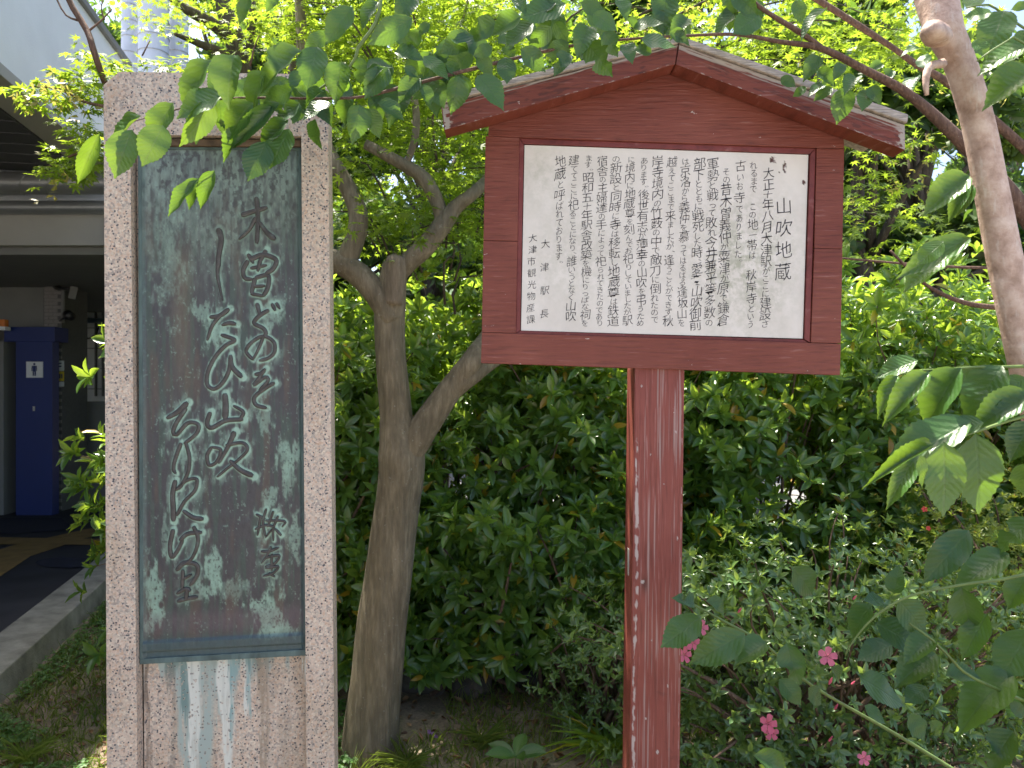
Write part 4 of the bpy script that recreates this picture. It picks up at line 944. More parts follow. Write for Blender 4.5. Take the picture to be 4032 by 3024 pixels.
# far trees
def far_tree(name, loc, h, r, n, mat, label, cat='tree', lsz=(.10, .16), lo=.25, trunk=.16, group='trees beyond the hedge'):
    t = thing(name, loc, label, cat, group); x, y, _ = loc
    pts = [Vector((x, y, 0)), Vector((x + .1, y, h * .3)), Vector((x - .1, y + .1, h * .6)), Vector((x, y, h * .9))]
    V, Fc = tube_data(pts, [trunk, trunk * .8, trunk * .5, .03], 10, .3, .05); mk('trunk', V, Fc, M['bark_dark'], t, smooth=True)
    bl_ = []
    nc = 34; cl = []
    for k in range(nc):
        a = RNG.uniform(0, 6.28); zf = RNG.uniform(lo, 1); rr = r * math.sqrt(max(.05, 1 - ((zf - .55) / .55) ** 2)) * RNG.uniform(.35, 1)
        c = Vector((x + rr * math.cos(a), y + rr * math.sin(a), h * zf)); cl.append((c, RNG.uniform(.16, .32) * r))
        bl_.append(([Vector((x, y, h * zf * .7)), (Vector((x, y, h * zf * .7)) + c) / 2 + Vector((0, 0, .15)), c], [.05, .03, .012]))
    tubes('limbs', bl_, M['bark_dark'], t, 5, .4, 0, 'stuff')
    m = n // nc; pos = np.concatenate([np.array(c)[None] + unit(RNG.normal(size=(m, 3))) * (q * RNG.random(m) ** .45)[:, None] * np.array([[1, 1, .7]]) for c, q in cl])
    leafset(t, T_az_lo, T_az_lo, 'far', pos, rand_dirs(len(pos), -.3), rand_dirs(len(pos), .9), RNG.uniform(*lsz, len(pos)), RNG.uniform(*lsz, len(pos)) * .55, mat, 0)
    return t
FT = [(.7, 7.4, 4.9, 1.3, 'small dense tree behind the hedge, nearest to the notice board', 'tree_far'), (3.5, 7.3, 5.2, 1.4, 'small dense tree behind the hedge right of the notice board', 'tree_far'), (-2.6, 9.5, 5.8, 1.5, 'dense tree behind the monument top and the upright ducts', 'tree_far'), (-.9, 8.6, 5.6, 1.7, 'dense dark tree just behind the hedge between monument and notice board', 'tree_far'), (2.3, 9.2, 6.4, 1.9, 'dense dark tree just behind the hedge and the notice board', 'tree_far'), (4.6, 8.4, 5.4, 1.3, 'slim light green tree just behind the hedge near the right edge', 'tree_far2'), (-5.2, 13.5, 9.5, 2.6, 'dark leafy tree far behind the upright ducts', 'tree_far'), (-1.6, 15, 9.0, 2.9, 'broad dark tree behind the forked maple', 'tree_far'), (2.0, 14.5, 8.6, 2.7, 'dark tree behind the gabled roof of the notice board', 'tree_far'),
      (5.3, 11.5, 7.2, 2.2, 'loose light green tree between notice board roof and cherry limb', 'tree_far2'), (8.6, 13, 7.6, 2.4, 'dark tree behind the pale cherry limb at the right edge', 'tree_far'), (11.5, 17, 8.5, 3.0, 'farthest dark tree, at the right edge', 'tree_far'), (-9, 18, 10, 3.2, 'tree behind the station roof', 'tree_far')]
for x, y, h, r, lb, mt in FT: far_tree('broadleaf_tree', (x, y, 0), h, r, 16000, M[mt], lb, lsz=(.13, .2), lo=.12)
# houses beyond the road
hs = thing('house', (9.6, 27, 0), 'distant house with pale walls and grey roof showing between notice board and cherry limb', 'house')
box('wall', (9.6, 27, 2.6), (8, 6, 5.2), M['house'], hs)
prism('roof', [(5.2, 23.6, 5.2), (14.0, 23.6, 5.2), (13.2, 27, 7.0), (6.0, 27, 7.0)], [(5.2, 30.4, 5.2), (14.0, 30.4, 5.2), (13.2, 27.2, 7.0), (6.0, 27.2, 7.0)], M['roof_tile'], hs, .02)
for xx in (7.2, 9.6, 12.0):
    for zz_ in (1.6, 3.9):
        wd = link('window', bpy.data.meshes.new('window'), hs); bpy.data.objects.remove(wd)
        f = box('window', (xx, 23.97, zz_), (1.3, .06, 1.1), M['paper'], hs, .01); box('pane', (xx, 23.93, zz_), (1.1, .03, .9), M['glass'], f, 0)
hs2 = thing('house', (-1.5, 24, 0), 'low pale shed beyond the road, seen through gaps in the hedge', 'shed')
box('wall', (-1.5, 24, 1.3), (10, 4, 2.6), M['house'], hs2); box('roof', (-1.5, 24, 2.7), (10.6, 4.6, .2), M['roof_tile'], hs2)

# ================================================================ SHRUBS
def shrub(name, c, r, nros, leafL, per, mat, label, cat='shrub', group=None, zmin=.15, asp=.36, depth=.35, lump=.16, k=300, stems=26, seed=1, T=T_az, facing=.75):
    t = thing(name, (c[0], c[1], 0), label, cat, group); c = np.array(c); r = np.array(r)
    d = rand_dirs(nros * 2); d = d[(d[:, 1] < .55)][:nros]                    # the far side is kept thinner
    ph = np.random.default_rng(seed).uniform(0, 6.28, 8)
    lumpf = 1 + lump * (np.sin(d[:, 0] * 7 + ph[0]) * np.sin(d[:, 2] * 8 + ph[1]) + .6 * np.sin(d[:, 0] * 15 + ph[2]) * np.cos(d[:, 2] * 17 + ph[3]) + .5 * np.sin(d[:, 1] * 19 + ph[4]))
    sh = 1 - depth * RNG.random(len(d)) ** 1.4
    q = np.sign(d) * np.abs(d) ** .72; q = q / np.max(np.abs(q), axis=1)[:, None] ** .25
    p = c + q * r * (lumpf * sh)[:, None]; ok = p[:, 2] > zmin; p = p[ok]; d = d[ok]
    up = unit(d * np.array([1, 1.1, .6]) + np.array([0, -.25, facing]) + RNG.normal(0, .35, d.shape))
    m = len(p); e1_ = unit(np.cross(up, np.array([.3, .9, .1]))); e2_ = np.cross(up, e1_)
    pos, ax, nr, L = [], [], [], []
    a0 = RNG.uniform(0, 6.28, m)
    for j in range(per):
        a = a0 + 6.283 * j / per * 1.0 + RNG.normal(0, .18, m); th = RNG.uniform(.75, 1.45, m) if j % 3 else RNG.uniform(.3, .9, m)
        rad = e1_ * np.cos(a)[:, None] + e2_ * np.sin(a)[:, None]
        ax.append(up * np.cos(th)[:, None] + rad * np.sin(th)[:, None]); nr.append(up * np.sin(th)[:, None] - rad * np.cos(th)[:, None] + RNG.normal(0, .15, up.shape))
        pos.append(p - up * (RNG.random(m) * leafL * .3)[:, None]); L.append(leafL * RNG.uniform(.62, 1.12, m))
    pos, ax, nr, L = [np.concatenate(z) for z in (pos, ax, nr, L)]
    leafset(t, T, T_az_lo, 'az', pos, ax, nr, L, L * asp, mat, k)
    sl_ = []
    for i in range(stems):
        b = Vector((c[0] + RNG.normal(0, .3 * r[0]), c[1] + RNG.normal(0, .3 * r[1]), 0)); j = RNG.integers(0, m); e = Vector(p[j])
        md = b.lerp(e, .5) + Vector((RNG.normal(0, .08), RNG.normal(0, .08), .1)); sl_.append(([b, md, e], [.012, .008, .003]))
    for j in RNG.integers(0, m, stems * 5):
        e = Vector(p[j]); b = e.lerp(Vector(c), .35) + Vector((0, 0, -.12)); sl_.append(([b, b.lerp(e, .6) + Vector((RNG.normal(0, .02), 0, .02)), e], [.005, .0035, .002]))
    tubes('stems', sl_, M['stem'], t, 5, .15, 0, 'stuff')
    return t, p
AZ = [(-1.17, 4.0, .95, .80, .55, 1.0, 'large-leaved azalea bush behind the monument, sticking out on both sides of it'), (-.35, 4.35, .95, .85, .6, 1.02, 'large-leaved azalea bush right behind the forked maple trunk'),
      (.55, 4.3, .9, .8, .6, 1.05, 'large-leaved azalea bush behind the left half of the notice board'), (1.45, 4.25, .9, .8, .6, 1.12, 'large-leaved azalea bush behind the right half of the notice board'),
      (2.4, 4.2, .92, .85, .65, 1.1, 'large-leaved azalea bush right of the notice board, behind the cherry leaves'), (3.3, 4.6, .9, .8, .6, .9, 'large-leaved azalea bush farthest right in the hedge')]
for i, (x, y, z, rx, ry, rz, lb) in enumerate(AZ):
    shrub('azalea_bush', (x, y, z), (rx, ry, rz), 3600, .094, 7, M['azalea'], lb, 'bush', 'azalea bushes forming the hedge', zmin=.14, stems=40, seed=i + 2, facing=.4, asp=.38, lump=.26, depth=.5)
shrub('azalea_bush', (.15, 3.72, .46), (.85, .30, .46), 1500, .10, 7, M['azalea'], 'lowest large-leaved azalea bush, in front of the hedge between trunk and post', 'bush', 'azalea bushes forming the hedge', zmin=.16, seed=31, facing=.3, asp=.37, lump=.3, depth=.5)
b1, pA = shrub('flowering_azalea', (1.12, 2.75, .42), (.80, .42, .52), 2300, .040, 7, M['azalea_small'], 'small-leaved azalea bush with pink flowers right of the post', 'bush', None, .03, .42, .6, .2, 300, 40, 12, facing=.45)
b3, pC = shrub('flowering_azalea', (.42, 3.3, .22), (.3, .25, .25), 420, .034, 6, M['azalea_small'], 'low small-leaved azalea tuft left of the post foot', 'bush', None, .03, .34, .6, .16, 120, 12, 15)
b2, pB = shrub('flowering_azalea', (2.25, 3.3, .55), (.62, .45, .55), 2600, .026, 6, M['azalea_yellow'], 'sunlit yellow green small-leaved azalea bush at the right edge', 'bush', None, .03, .4, .6, .2, 300, 24, 14)
def flower(root, px, py, Y, dpx, mat, name='flower', label=None):
    p = P(px, py, Y); s = dpx / F * Y; n = unit(np.array([RNG.normal(0, .3), -1, .35 + RNG.normal(0, .25)])[None])[0]; a = unit(np.array([[RNG.normal(0, .3), .3, 1]]))
    x, aa, nn = frames(a, n[None]); o = leaf_obj(name, T_flower, 'flower', mat, x[0], aa[0], nn[0], np.array(p), s, s, root, np.array(rootloc(root)))
    return o
zI = lambda x, y: (2632 + x * A, 1974 + y * A)
for x, y, d, Y in ((990, 965, 78, 2.28), (620, 1385, 78, 2.3), (640, 1440, 60, 2.31), (205, 785, 62, 2.25), (150, 880, 66, 2.25), (100, 955, 66, 2.26), (1215, 1600, 56, 2.3)):
    flower(b1, *zI(x, y), Y, d, M['pink'])
for x, y, q in ((1010, 1120, .9), (1045, 1280, .7), (1010, 1480, .6), (1160, 600, .5), (445, 680, .6), (1150, 1130, .4)):
    px, py = zI(x, y); mk('bud', *tube_data([P(px - 8, py + 14 * q, 2.28), P(px - 2, py, 2.28), P(px + 6, py - 18 * q, 2.27)], [.002, .0045 * q + .001, .001], 7, .006, 0), M['pink'], b1, smooth=True)
for px, py, d in ((3790, 1880, 60), (3800, 1905, 50), (3640, 2005, 24), (3655, 2080, 20)): flower(b2, px, py, 2.75, d, M['red'])

# ================================================================ CHERRY TREE
ch = thing('cherry_tree', (1.75, 1.35, 0), 'cherry tree with pale trunk crossing the right edge and leafy branches over the scene', 'tree')
V, Fc = tube_data([P(*p) for p in [(4560, 4900, 1.3), (4450, 3300, 1.25), (4240, 2300, 1.22), (4120, 1700, 1.2), (4040, 1400, 1.2), (3960, 1050, 1.2), (3905, 760, 1.2), (3850, 480, 1.2), (3780, 250, 1.2), (3725, 130, 1.2), (3690, 0, 1.22), (3640, -200, 1.25), (3560, -600, 1.3)]],
                  [w(q, 1.2) for q in (220, 200, 170, 150, 138, 128, 122, 116, 112, 130, 150, 140, 110)], 28, .012, .045, 8)
mk('trunk', V, Fc, M['cherry_bark'], ch, smooth=True)
V, Fc = tube_data([P(3690, 140, 1.17), P(3672, 120, 1.13), P(3655, 105, 1.12)], [.02, .017, .010], 14, .006, .15, 4); mk('knot', V, Fc, M['cherry_bark'], ch, smooth=True)
V, Fc = tube_data([P(3710, 250, 1.18), P(3660, 262, 1.16), P(3645, 310, 1.15), P(3648, 375, 1.15)], [.008, .006, .005, .003], 8, .01, .1, 4); mk('stub', V, Fc, M['cherry_bark'], ch, smooth=True)
zC = lambda x, y: (2632 + x * A, y * A)
zB = lambda x, y: (1300 + x * A, y * A)
zF = lambda x, y: (2632 + x * A, 1000 + y * A)
def br(name, pts, ws, mat=None, seg=10):
    V, Fc = tube_data([P(*p) for p in pts], [w(a, p[2]) for a, p in zip(ws, pts)], seg, .02, .06, len(pts)); return mk(name, V, Fc, mat or M['cherry_twig'], ch, smooth=True)
Yt = 1.62
br('branch', [(*zA_, 1.7) for zA_ in (zC(2350, 1500), zC(2050, 1120), zC(1790, 850), zC(1500, 590), zC(1250, 450), zC(950, 300))] + [(*zC(700, 260), 1.7), (*zC(430, 215), 1.68), (*zC(150, 220), 1.66), (*zB(1900, 240), Yt), (*zB(1500, 285), Yt), (*zB(900, 425), 1.6), (*zB(420, 550), 1.58), (*zB(120, 610), 1.56), (950, 385, 1.54), (820, 400, 1.52), (700, 430, 1.5), (520, 480, 1.48)],
   [80, 64, 50, 36, 32, 26, 18, 14, 11, 10, 12, 15, 13, 11, 8, 6, 5, 3])
br('branch', [(*zC(950, 292), 1.7), (*zC(800, 190), 1.7), (*zC(590, 60), 1.7), (*zC(450, -60), 1.7)], [20, 24, 18, 14])
br('branch', [(*zC(2300, 1000), 1.9), (*zC(1800, 560), 1.9), (*zC(1540, 400), 1.9), (*zC(1400, 300), 1.9), (*zC(1200, 170), 1.9), (*zC(930, 0), 1.9), (*zC(700, -120), 1.9)], [40, 32, 26, 22, 26, 24, 18])
br('branch', [(*zF(1380, -20), 2.2), (*zF(1480, 80), 2.2), (*zF(1600, 190), 2.2), (*zF(1800, 290), 2.2), (*zF(2020, 330), 2.2), (*zF(2400, 340), 2.2)], [10, 12, 14, 18, 22, 26])
br('branch', [(*zF(1000, 20), 2.4), (*zF(1600, 70), 2.4), (*zF(2000, 85), 2.4), (*zF(2400, 60), 2.4)], [8, 10, 12, 12])
br('branch', [(1500, 0, 1.55), (1480, 90, 1.55), (1410, 190, 1.55), (1380, 260, 1.55), (1200, 390, 1.56)], [14, 16, 14, 10, 8], M['green_stem'])
br('branch', [(*zC(2600, 700), 1.05), (*zC(2212, 270), 1.05), (*zC(2100, 260), 1.05), (*zC(1920, 380), 1.05)], [14, 10, 8, 6], M['green_stem'])
br('branch', [(*zC(2400, 300), 1.1), (*zC(2100, 100), 1.1), (*zC(1990, 30), 1.1), (*zC(1850, 50), 1.1)], [12, 10, 8, 5], M['green_stem'])
br('branch', [(4300, 1430, 1.15), (*zF(2212, 700), 1.15), (*zF(1900, 705), 1.15), (*zF(1700, 720), 1.15), (*zF(1520, 725), 1.15), (*zF(1430, 755), 1.15)], [18, 14, 11, 9, 7, 5], M['green_stem'])
br('branch', [(4300, 1590, 1.1), (*zF(2212, 1010), 1.1), (*zF(1930, 1100), 1.1), (*zF(1700, 1175), 1.1), (*zF(1560, 1230), 1.1)], [20, 15, 11, 8, 5], M['green_stem'])
br('branch', [(4300, 2200, 1.6), (*zI(2100, 480), 1.6), (*zI(1850, 515), 1.6), (*zI(1500, 590), 1.6), (*zI(1280, 720), 1.6), (*zI(1140, 880), 1.6), (*zI(1100, 960), 1.6)], [16, 12, 11, 10, 9, 7, 5], M['green_stem'])
br('branch', [(*zI(1500, 760), 1.6), (*zI(1640, 860), 1.6), (*zI(1750, 970), 1.6), (*zI(1900, 1100), 1.62), (*zI(2350, 1300), 1.7)], [8, 9, 10, 12, 14], M['green_stem'])
br('branch', [(*zI(60, 590), 1.7), (*zI(190, 660), 1.7), (*zI(370, 760), 1.7), (*zI(600, 890), 1.7), (*zI(900, 1150), 1.75), (*zI(1500, 1500), 1.85), (*zI(2300, 2000), 1.8)], [6, 9, 11, 12, 12, 14, 18], M['green_stem'])
LV = []
def lv(z, rows, Y, young=False, face=0):
    o = {'A': (0, 0), 'B': (1300, 0), 'C': (2632, 0), 'F': (2632, 1000), 'I': (2632, 1974)}[z]
    for r in rows: 
        x0, y0, x1, y1, wd = r[:5]; fc = r[5] if len(r) > 5 else face
        LV.append((o[0] + x0 * A, o[1] + y0 * A, o[0] + x1 * A, o[1] + y1 * A, wd * A, Y + RNG.uniform(-.04, .04), young, fc))
G = 9  # marks leaves whose face catches the sun's glint
lv('A', [(1320, 372, 1085, 668, 120), (1456, 342, 1388, 608, 165, G), (1650, 440, 1512, 668, 150, G), (1882, 318, 1590, 490, 100, G), (1080, 640, 915, 865, 110), (880, 722, 640, 885, 90, G), (822, 808, 712, 1078, 155), (1015, 780, 900, 1005, 150), (620, 830, 478, 1135, 95),
         (1330, 625, 1155, 900, 135), (1575, 640, 1375, 830, 150), (1385, 595, 1098, 692, 115)], 1.45, True)
lv('A', [(1560, 795, 1362, 965, 90), (1795, 748, 1590, 905, 100), (1655, 880, 1560, 1112, 140), (1800, 800, 1690, 1032, 170), (1960, 740, 1958, 922, 175), (1975, 292, 1915, 515, 160), (2125, 385, 2080, 605, 195), (2015, 570, 1880, 640, 110), (1335, 1060, 1235, 1278, 85),
         (1242, 1120, 1155, 1272, 75), (1240, 1110, 1035, 1305, 60), (2195, 45, 2030, 240, 110), (2045, 195, 1900, 325, 80), (1740, 640, 1560, 760, 80), (1865, 640, 1700, 765, 110), (2065, 640, 1890, 705, 80), (1700, 660, 1440, 900, 100), (1560, -30, 1480, 130, 60), (1720, -30, 1660, 50, 50), (1820, 560, 1650, 640, 90), (1960, 600, 1850, 540, 80)], 1.5)
lv('B', [(300, 10, 175, 135, 140), (515, -20, 420, 105, 130), (512, 112, 255, 272, 115), (560, 185, 480, 300, 130), (620, 150, 540, 205, 90), (365, 425, 222, 585, 140), (580, 350, 740, 480, 165), (715, 395, 828, 465, 110), (560, 485, 425, 615, 160), (585, 525, 632, 645, 90),
         (800, 475, 768, 685, 215), (915, 470, 1082, 638, 165), (298, 640, 458, 712, 85), (185, 655, 153, 862, 165), (215, 675, 312, 835, 120), (890, 225, 700, 312, 120), (755, 240, 912, 318, 120), (1042, 145, 855, 222, 120), (1190, 105, 1010, 190, 120), (1262, 145, 1098, 255, 160),
         (1375, 165, 1248, 295, 150), (1398, 135, 1472, 255, 115), (1610, 165, 1545, 315, 155), (1595, 270, 1745, 438, 160), (1185, 305, 1345, 425, 150), (1090, 355, 1110, 505, 165), (915, 345, 1012, 462, 135), (1485, 265, 1348, 352, 110), (1492, 335, 1395, 435, 95), (1465, 25, 1198, 105, 115),
         (1635, 85, 1782, 175, 130), (1838, 275, 1872, 352, 100), (1885, 180, 2055, 115, 110), (1935, 245, 2145, 275, 150), (2225, 115, 2130, 205, 115), (1560, 15, 1705, 65, 95), (1405, 15, 1290, 65, 100), (400, 325, 562, 335, 65), (228, 425, 375, 378, 80), (105, 495, 55, 585, 95),
         (330, 425, 175, 525, 90), (1700, 200, 1790, 330, 130), (1840, 120, 1920, 190, 90), (2000, 330, 1900, 290, 90), (640, 500, 700, 640, 90), (1010, 290, 900, 350, 100), (1300, 80, 1440, 60, 90), (1790, -10, 1850, 80, 80), (80, 470, 20, 420, 80), (2110, 200, 2230, 255, 100), (1150, -10, 1210, 60, 60), (460, 420, 550, 470, 90)], 1.58)
lv('C', [(20, 115, 145, 192, 120), (-5, 225, 148, 255, 95), (445, 55, 275, 185, 95), (512, 0, 510, 195, 160), (560, 90, 425, 205, 90), (790, 0, 835, 130, 160), (985, 58, 815, 172, 45, G), (940, 350, 850, 475, 150), (925, 440, 1025, 505, 90, G), (1020, 545, 915, 610, 110), (1105, 545, 1062, 745, 200),
         (1250, 540, 1310, 625, 110), (1240, 560, 1215, 660, 100), (1170, 480, 1105, 545, 90), (1080, 395, 1040, 470, 90), (970, 530, 880, 560, 80), (860, 540, 780, 600, 90), (1330, 400, 1250, 430, 120), (1400, 440, 1320, 500, 120), (1540, 480, 1470, 560, 130), (1620, 420, 1560, 330, 110), (1560, 300, 1450, 320, 80), (700, 480, 790, 530, 90)], 1.72)
lv('C', [(2085, 65, 1992, 315, 165), (2240, 285, 1955, 378, 120), (2260, 440, 1995, 600, 160), (1850, 45, 1940, -20, 90), (2015, 78, 1850, 105, 70), (2230, 190, 2160, 330, 110), (2000, 400, 2080, 250, 120), (2240, 20, 2140, 60, 100), (1900, 250, 1990, 340, 90)], 1.08, True)
lv('C', [(1875, 1095, 1605, 1285, 140), (1870, 1130, 1738, 1345, 85), (1900, 1150, 1780, 1330, 100), (1880, 1480, 1480, 1665, 100), (1710, 1500, 1560, 1640, 120)], 1.2, True)
lv('F', [(1552, 662, 1305, 742, 95), (1430, 758, 1300, 975, 75), (1625, 740, 1350, 1002, 115)], 1.12, True)
lv('F', [(1825, 708, 1570, 1055, 190), (2080, 695, 1832, 1025, 205), (2230, 770, 2040, 880, 140), (2250, 870, 1895, 1062, 160), (1885, 1040, 1368, 1292, 165), (1912, 1118, 1962, 1595, 235), (2260, 1050, 2130, 1260, 240), (1880, 1060, 1760, 1200, 140), (1960, 1050, 1740, 1090, 120)], 1.12)
lv('F', [(1645, 1188, 1278, 1372, 65), (1552, 1240, 1368, 1535, 110), (1712, 1168, 1738, 1612, 210), (1562, 1250, 1592, 1445, 65)], 1.06, True)
lv('F', [(1740, 0, 1480, 170, 150), (1900, 700, 1700, 830, 100), (2230, 1300, 2200, 1500, 160)], 1.4, True)
lv('I', [(205, 715, -25, 905, 150), (160, 640, 60, 585, 70), (232, 620, 372, 705, 125), (475, 820, 155, 1005, 180), (610, 880, 425, 975, 110), (735, 880, 800, 1135, 215, G), (770, 405, 925, 585, 135), (1405, 575, 1425, 420, 170), (1870, 180, 1615, 482, 165), (2118, 325, 1785, 500, 140), (2260, 110, 2050, 300, 160),
         (1265, 640, 1110, 825, 165), (1430, 610, 1612, 812, 200), (1822, 535, 1882, 812, 190), (2230, 470, 2110, 650, 200), (1290, 755, 1585, 905, 155), (1985, 700, 1825, 965, 140), (2250, 800, 2082, 1105, 225), (1645, 840, 1475, 978, 115), (1665, 950, 1425, 1105, 155), (1390, 895, 1195, 965, 150), (1190, 1095, 1465, 1245, 175),
         (690, 1105, 825, 1260, 175), (870, 1160, 960, 1250, 100), (1010, 1040, 1100, 1120, 120), (1220, 1270, 1350, 1370, 150), (2145, 1070, 1795, 1345, 205), (2150, 1430, 1980, 1645, 150), (1725, 1085, 1940, 1072, 110), (2240, 1180, 2120, 1340, 140), (1500, 1320, 1600, 1480, 140), (1620, 1370, 1710, 1450, 120), (2210, 1340, 2130, 1250, 90), (1350, 640, 1250, 600, 90), (1600, 1150, 1490, 1250, 110)], 1.66)
lv('I', [(530, 1580, 760, 1670, 110), (560, 1640, 640, 1720, 90)], 1.9, True)
for i in range(95):
    u = RNG.random(); bx = 720 + 2250 * u; by = np.interp(bx, [700, 1000, 1366, 1870, 2250, 2500, 3000], [420, 380, 345, 265, 180, 150, 140]) - abs(RNG.normal(0, 120)) * (.4 + u) + RNG.uniform(0, 60)
    a = RNG.uniform(-1.0, 1.0) + math.pi / 2; l = RNG.uniform(85, 135)
    if 1850 < bx < 3400 and max(by, by + l * math.sin(a)) > 125 + abs(bx - 2640) * (.23 if bx < 2640 else .33): continue
    LV.append((bx, by, bx + l * math.cos(a), by + l * math.sin(a), l * RNG.uniform(.5, .65), RNG.uniform(1.62, 1.8), False, 0))
off = np.array(rootloc(ch)); S_ = np.array(SUN)
for (x0, y0, x1, y1, wd, Y, yng, fc) in LV:
    dY = RNG.uniform(-.02, .03)
    b_ = np.array(P(x0, y0, Y)); t_ = np.array(P(x1, y1, Y - dY)); a_ = t_ - b_; L_ = np.linalg.norm(a_); vw = unit((np.array([0, 0, 1.5]) - (b_ + t_) / 2)[None])[0]
    if fc == G: n_ = unit((vw + S_)[None])[0] + RNG.normal(0, .05, 3); 
    else: n_ = vw * RNG.uniform(.8, 1.2) + np.array([RNG.normal(0, .25), 0, RNG.uniform(.25, .95)])
    x, a, n = frames(a_[None], n_[None]); vis = max(.45, abs(np.dot(n[0], vw)))
    L_ = L_ * 1.07
    vi = int(RNG.choice([0, 1, 2, 5, 3, 4], p=[.24, .22, .22, .22, .05, .05])); o = leaf_obj('leaf', T_chv[vi], 'cherry%d' % vi, M['cherry_young' if yng else 'cherry'], x[0], a[0], n[0], b_, L_, min(wd / F * Y / vis * 1.12, L_ * .64), ch, off)
# cherry crown above the picture: casts the shade that the photograph shows
pos, ax, nr, L = spray_leaves(sprays(40, ((-.9, 2.2), (1.7, 3.3), (3.25, 4.1)), lambda x, y, z: z > 1.75 + .53 * y, (.16, .38)), 50, (.08, .12), .1)
leafset(ch, T_az_lo, T_az_lo, 'ch', pos, ax, nr, L, L * .55, M['cherry'], 0)

# ================================================================ GROUND COVER
def scatter(n, x0, x1, y0, y1, cond=None):
    p = np.stack([RNG.uniform(x0, x1, n), RNG.uniform(y0, y1, n), np.zeros(n)], 1)
    return p if cond is None else p[cond(p)]
def left_of_kerb(p): return ((p[:, 0] - K0.x) * E.x + (p[:, 1] - K0.y) * E.y) > .03
p = scatter(46000, -3.2, 3.6, 2.2, 6.5, lambda p: left_of_kerb(p) & (fbm(p[:, 0] * 2 + 50, p[:, 1] * 2 + 50, 3, 8) > np.where(p[:, 0] < -.7, .40, .48)))
def one_stuff(name, p, T, ax, nr, L, Wd, mat, label, cat):
    o = leafset(None, T, T, name, p, ax, nr, L, Wd, mat, 0, name, name); return tag(o, label, cat)
n = len(p); one_stuff('grass', p, T_blade, rand_dirs(n, 1.6) * np.array([1, 1, 1]) + np.array([0, 0, .5]), rand_dirs(n), RNG.uniform(.03, .09, n), np.full(n, .0035), M['grass'], 'short grass growing over the bare soil around the trunk and monument', 'grass')
p = scatter(30000, -3.2, -.6, 2.4, 6.5, lambda p: left_of_kerb(p) & (fbm(p[:, 0] * 1.6 + 9, p[:, 1] * 1.6 + 9, 3, 18) > .46)); p[:, 2] = RNG.uniform(.01, .05, len(p))
p = np.repeat(p, 3, 0); n = len(p); aa = np.tile([0, 2.09, 4.19], n // 3) + np.repeat(RNG.uniform(0, 6, n // 3), 3)
one_stuff('clover', p, T_az_lo, np.stack([np.cos(aa), np.sin(aa), RNG.normal(0, .2, n)], 1), np.stack([RNG.normal(0, .2, n), RNG.normal(0, .2, n), np.ones(n)], 1), RNG.uniform(.012, .021, n), RNG.uniform(.011, .018, n), M['clover'], 'low clover patches between the kerb and the monument', 'clover')
p = scatter(4200, -2.6, 3.6, 2.5, 6, left_of_kerb); p[:, 2] = RNG.uniform(.002, .012, len(p)); n = len(p)
one_stuff('fallen_leaves', p, T_litter, rand_dirs(n) * np.array([1, 1, .15]), rand_dirs(n, 2.5), RNG.uniform(.02, .05, n), RNG.uniform(.012, .03, n), M['litter'], 'dry brown fallen leaves scattered under the azalea hedge', 'leaves')
def rock(px, py, Y, sx, sy, sz, label, seed):
    c = P(px, py, Y); bm = bmesh.new(); bmesh.ops.create_icosphere(bm, subdivisions=4, radius=1); r_ = np.random.default_rng(seed); ph = r_.uniform(0, 6, 6)
    for v in bm.verts:
        d = v.co.normalized(); k = 1 + .16 * math.sin(3 * d.x + ph[0]) * math.cos(3 * d.z + ph[1]) + .09 * math.sin(7 * d.y + ph[2] + 5 * d.x) + .05 * math.sin(13 * d.z + ph[3]) + .05 * math.sin(11 * d.x + 9 * d.y) + .035 * math.sin(23 * d.y + 17 * d.z) - .12 * max(0, math.sin(4 * d.x + ph[4])) ** 4
        v.co = Vector((d.x * sx * k, d.y * sy * k, max(-.02, d.z * sz * k)))
    me = bpy.data.meshes.new('rock'); bm.to_mesh(me); bm.free(); me.materials.append(M['rock']); me.polygons.foreach_set('use_smooth', [True] * len(me.polygons))
    o = link('rock', me); o.location = (c.x, c.y, 0); tag(o, label, 'rock', 'rocks under the hedge')
rock(1700, 2700, 3.75, .2, .14, .16, 'long dark rock just right of the maple trunk foot', 1)
rock(1850, 2760, 3.65, .10, .09, .12, 'small pale-topped rock beside the azalea stem', 2)
rock(2080, 2850, 3.8, .16, .12, .07, 'low flat dark rock under the hedge, nearest the post', 3)
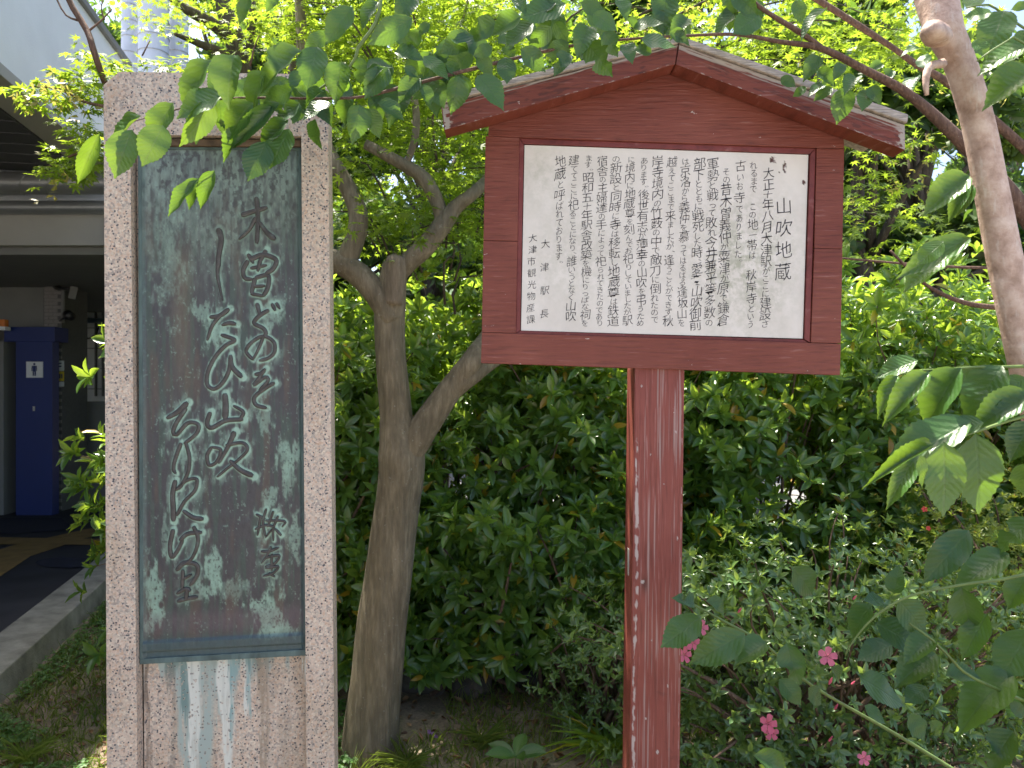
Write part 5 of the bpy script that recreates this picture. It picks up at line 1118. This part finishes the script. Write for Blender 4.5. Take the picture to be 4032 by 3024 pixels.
def tuft(name, loc, n, L, Wd, mat, label, spread=.9):
    t = thing(name, loc, label, 'plant'); p = np.repeat(np.array([loc]), n, 0) + RNG.normal(0, .015, (n, 3)) * np.array([1, 1, 0]); a = RNG.uniform(0, 6.28, n)
    ax = np.stack([np.cos(a) * spread, np.sin(a) * spread, RNG.uniform(.5, 1.3, n)], 1); nr = np.stack([-np.cos(a), -np.sin(a), np.full(n, 1.2)], 1)
    leafset(t, T_blade, T_blade, 'blade', p.astype(float), ax, nr, RNG.uniform(.6, 1.1, n) * L, np.full(n, Wd), mat, n); return t
q = P(2400, 2900, 3.05); tuft('strap_plant', (q.x, q.y, 0), 60, .30, .016, M['azalea'], 'strap-leaved plant with arching blades left of the post foot')
for k, (px, Y, lb) in enumerate(((100, 2.95, 'grass tuft at the lower left corner'), (1370, 2.75, 'grass tuft in front of the maple trunk foot'), (1610, 2.9, 'grass tuft right of the maple trunk foot'), (1900, 3.1, 'grass tuft under the middle of the hedge'))):
    tuft('grass_tuft', (P(px, 0, Y).x, Y, 0), 70, .15, .004, M['grass'], lb, .6)
q = P(2030, 3000, 2.85); t = thing('seedling', (q.x, q.y, 0), 'young broad-leaved seedling at the bottom of the picture left of the post', 'plant'); tubes('stem', [([q * 1 + Vector((0, 0, -q.z)), Vector((q.x, q.y, .08))], [.003, .002])], M['green_stem'], t)
a = np.linspace(.2, 6, 6); leafset(t, T_az, T_az, 'sd', np.repeat([[q.x, q.y, .08]], 6, 0), np.stack([np.cos(a), np.sin(a) * .6, np.full(6, .35)], 1), np.stack([-np.cos(a) * .3, np.full(6, -.5), np.ones(6)], 1), np.full(6, .12), np.full(6, .055), M['cherry_young'], 6)
vl = thing('violet', tuple(P(1700, 2905, 3.15) * 1), 'tiny violet flowers in the grass right of the maple trunk', 'flower'); vl.location.z = 0
for px, py in ((1690, 2882), (1706, 2890), (1718, 2900)): flower(vl, px, py, 3.15, 18, M['violet'], 'blossom')
tubes('stem', [([Vector((P(1700, 0, 3.15).x, 3.15, 0)), P(1700, 2890, 3.15)], [.0012, .001])], M['green_stem'], vl)
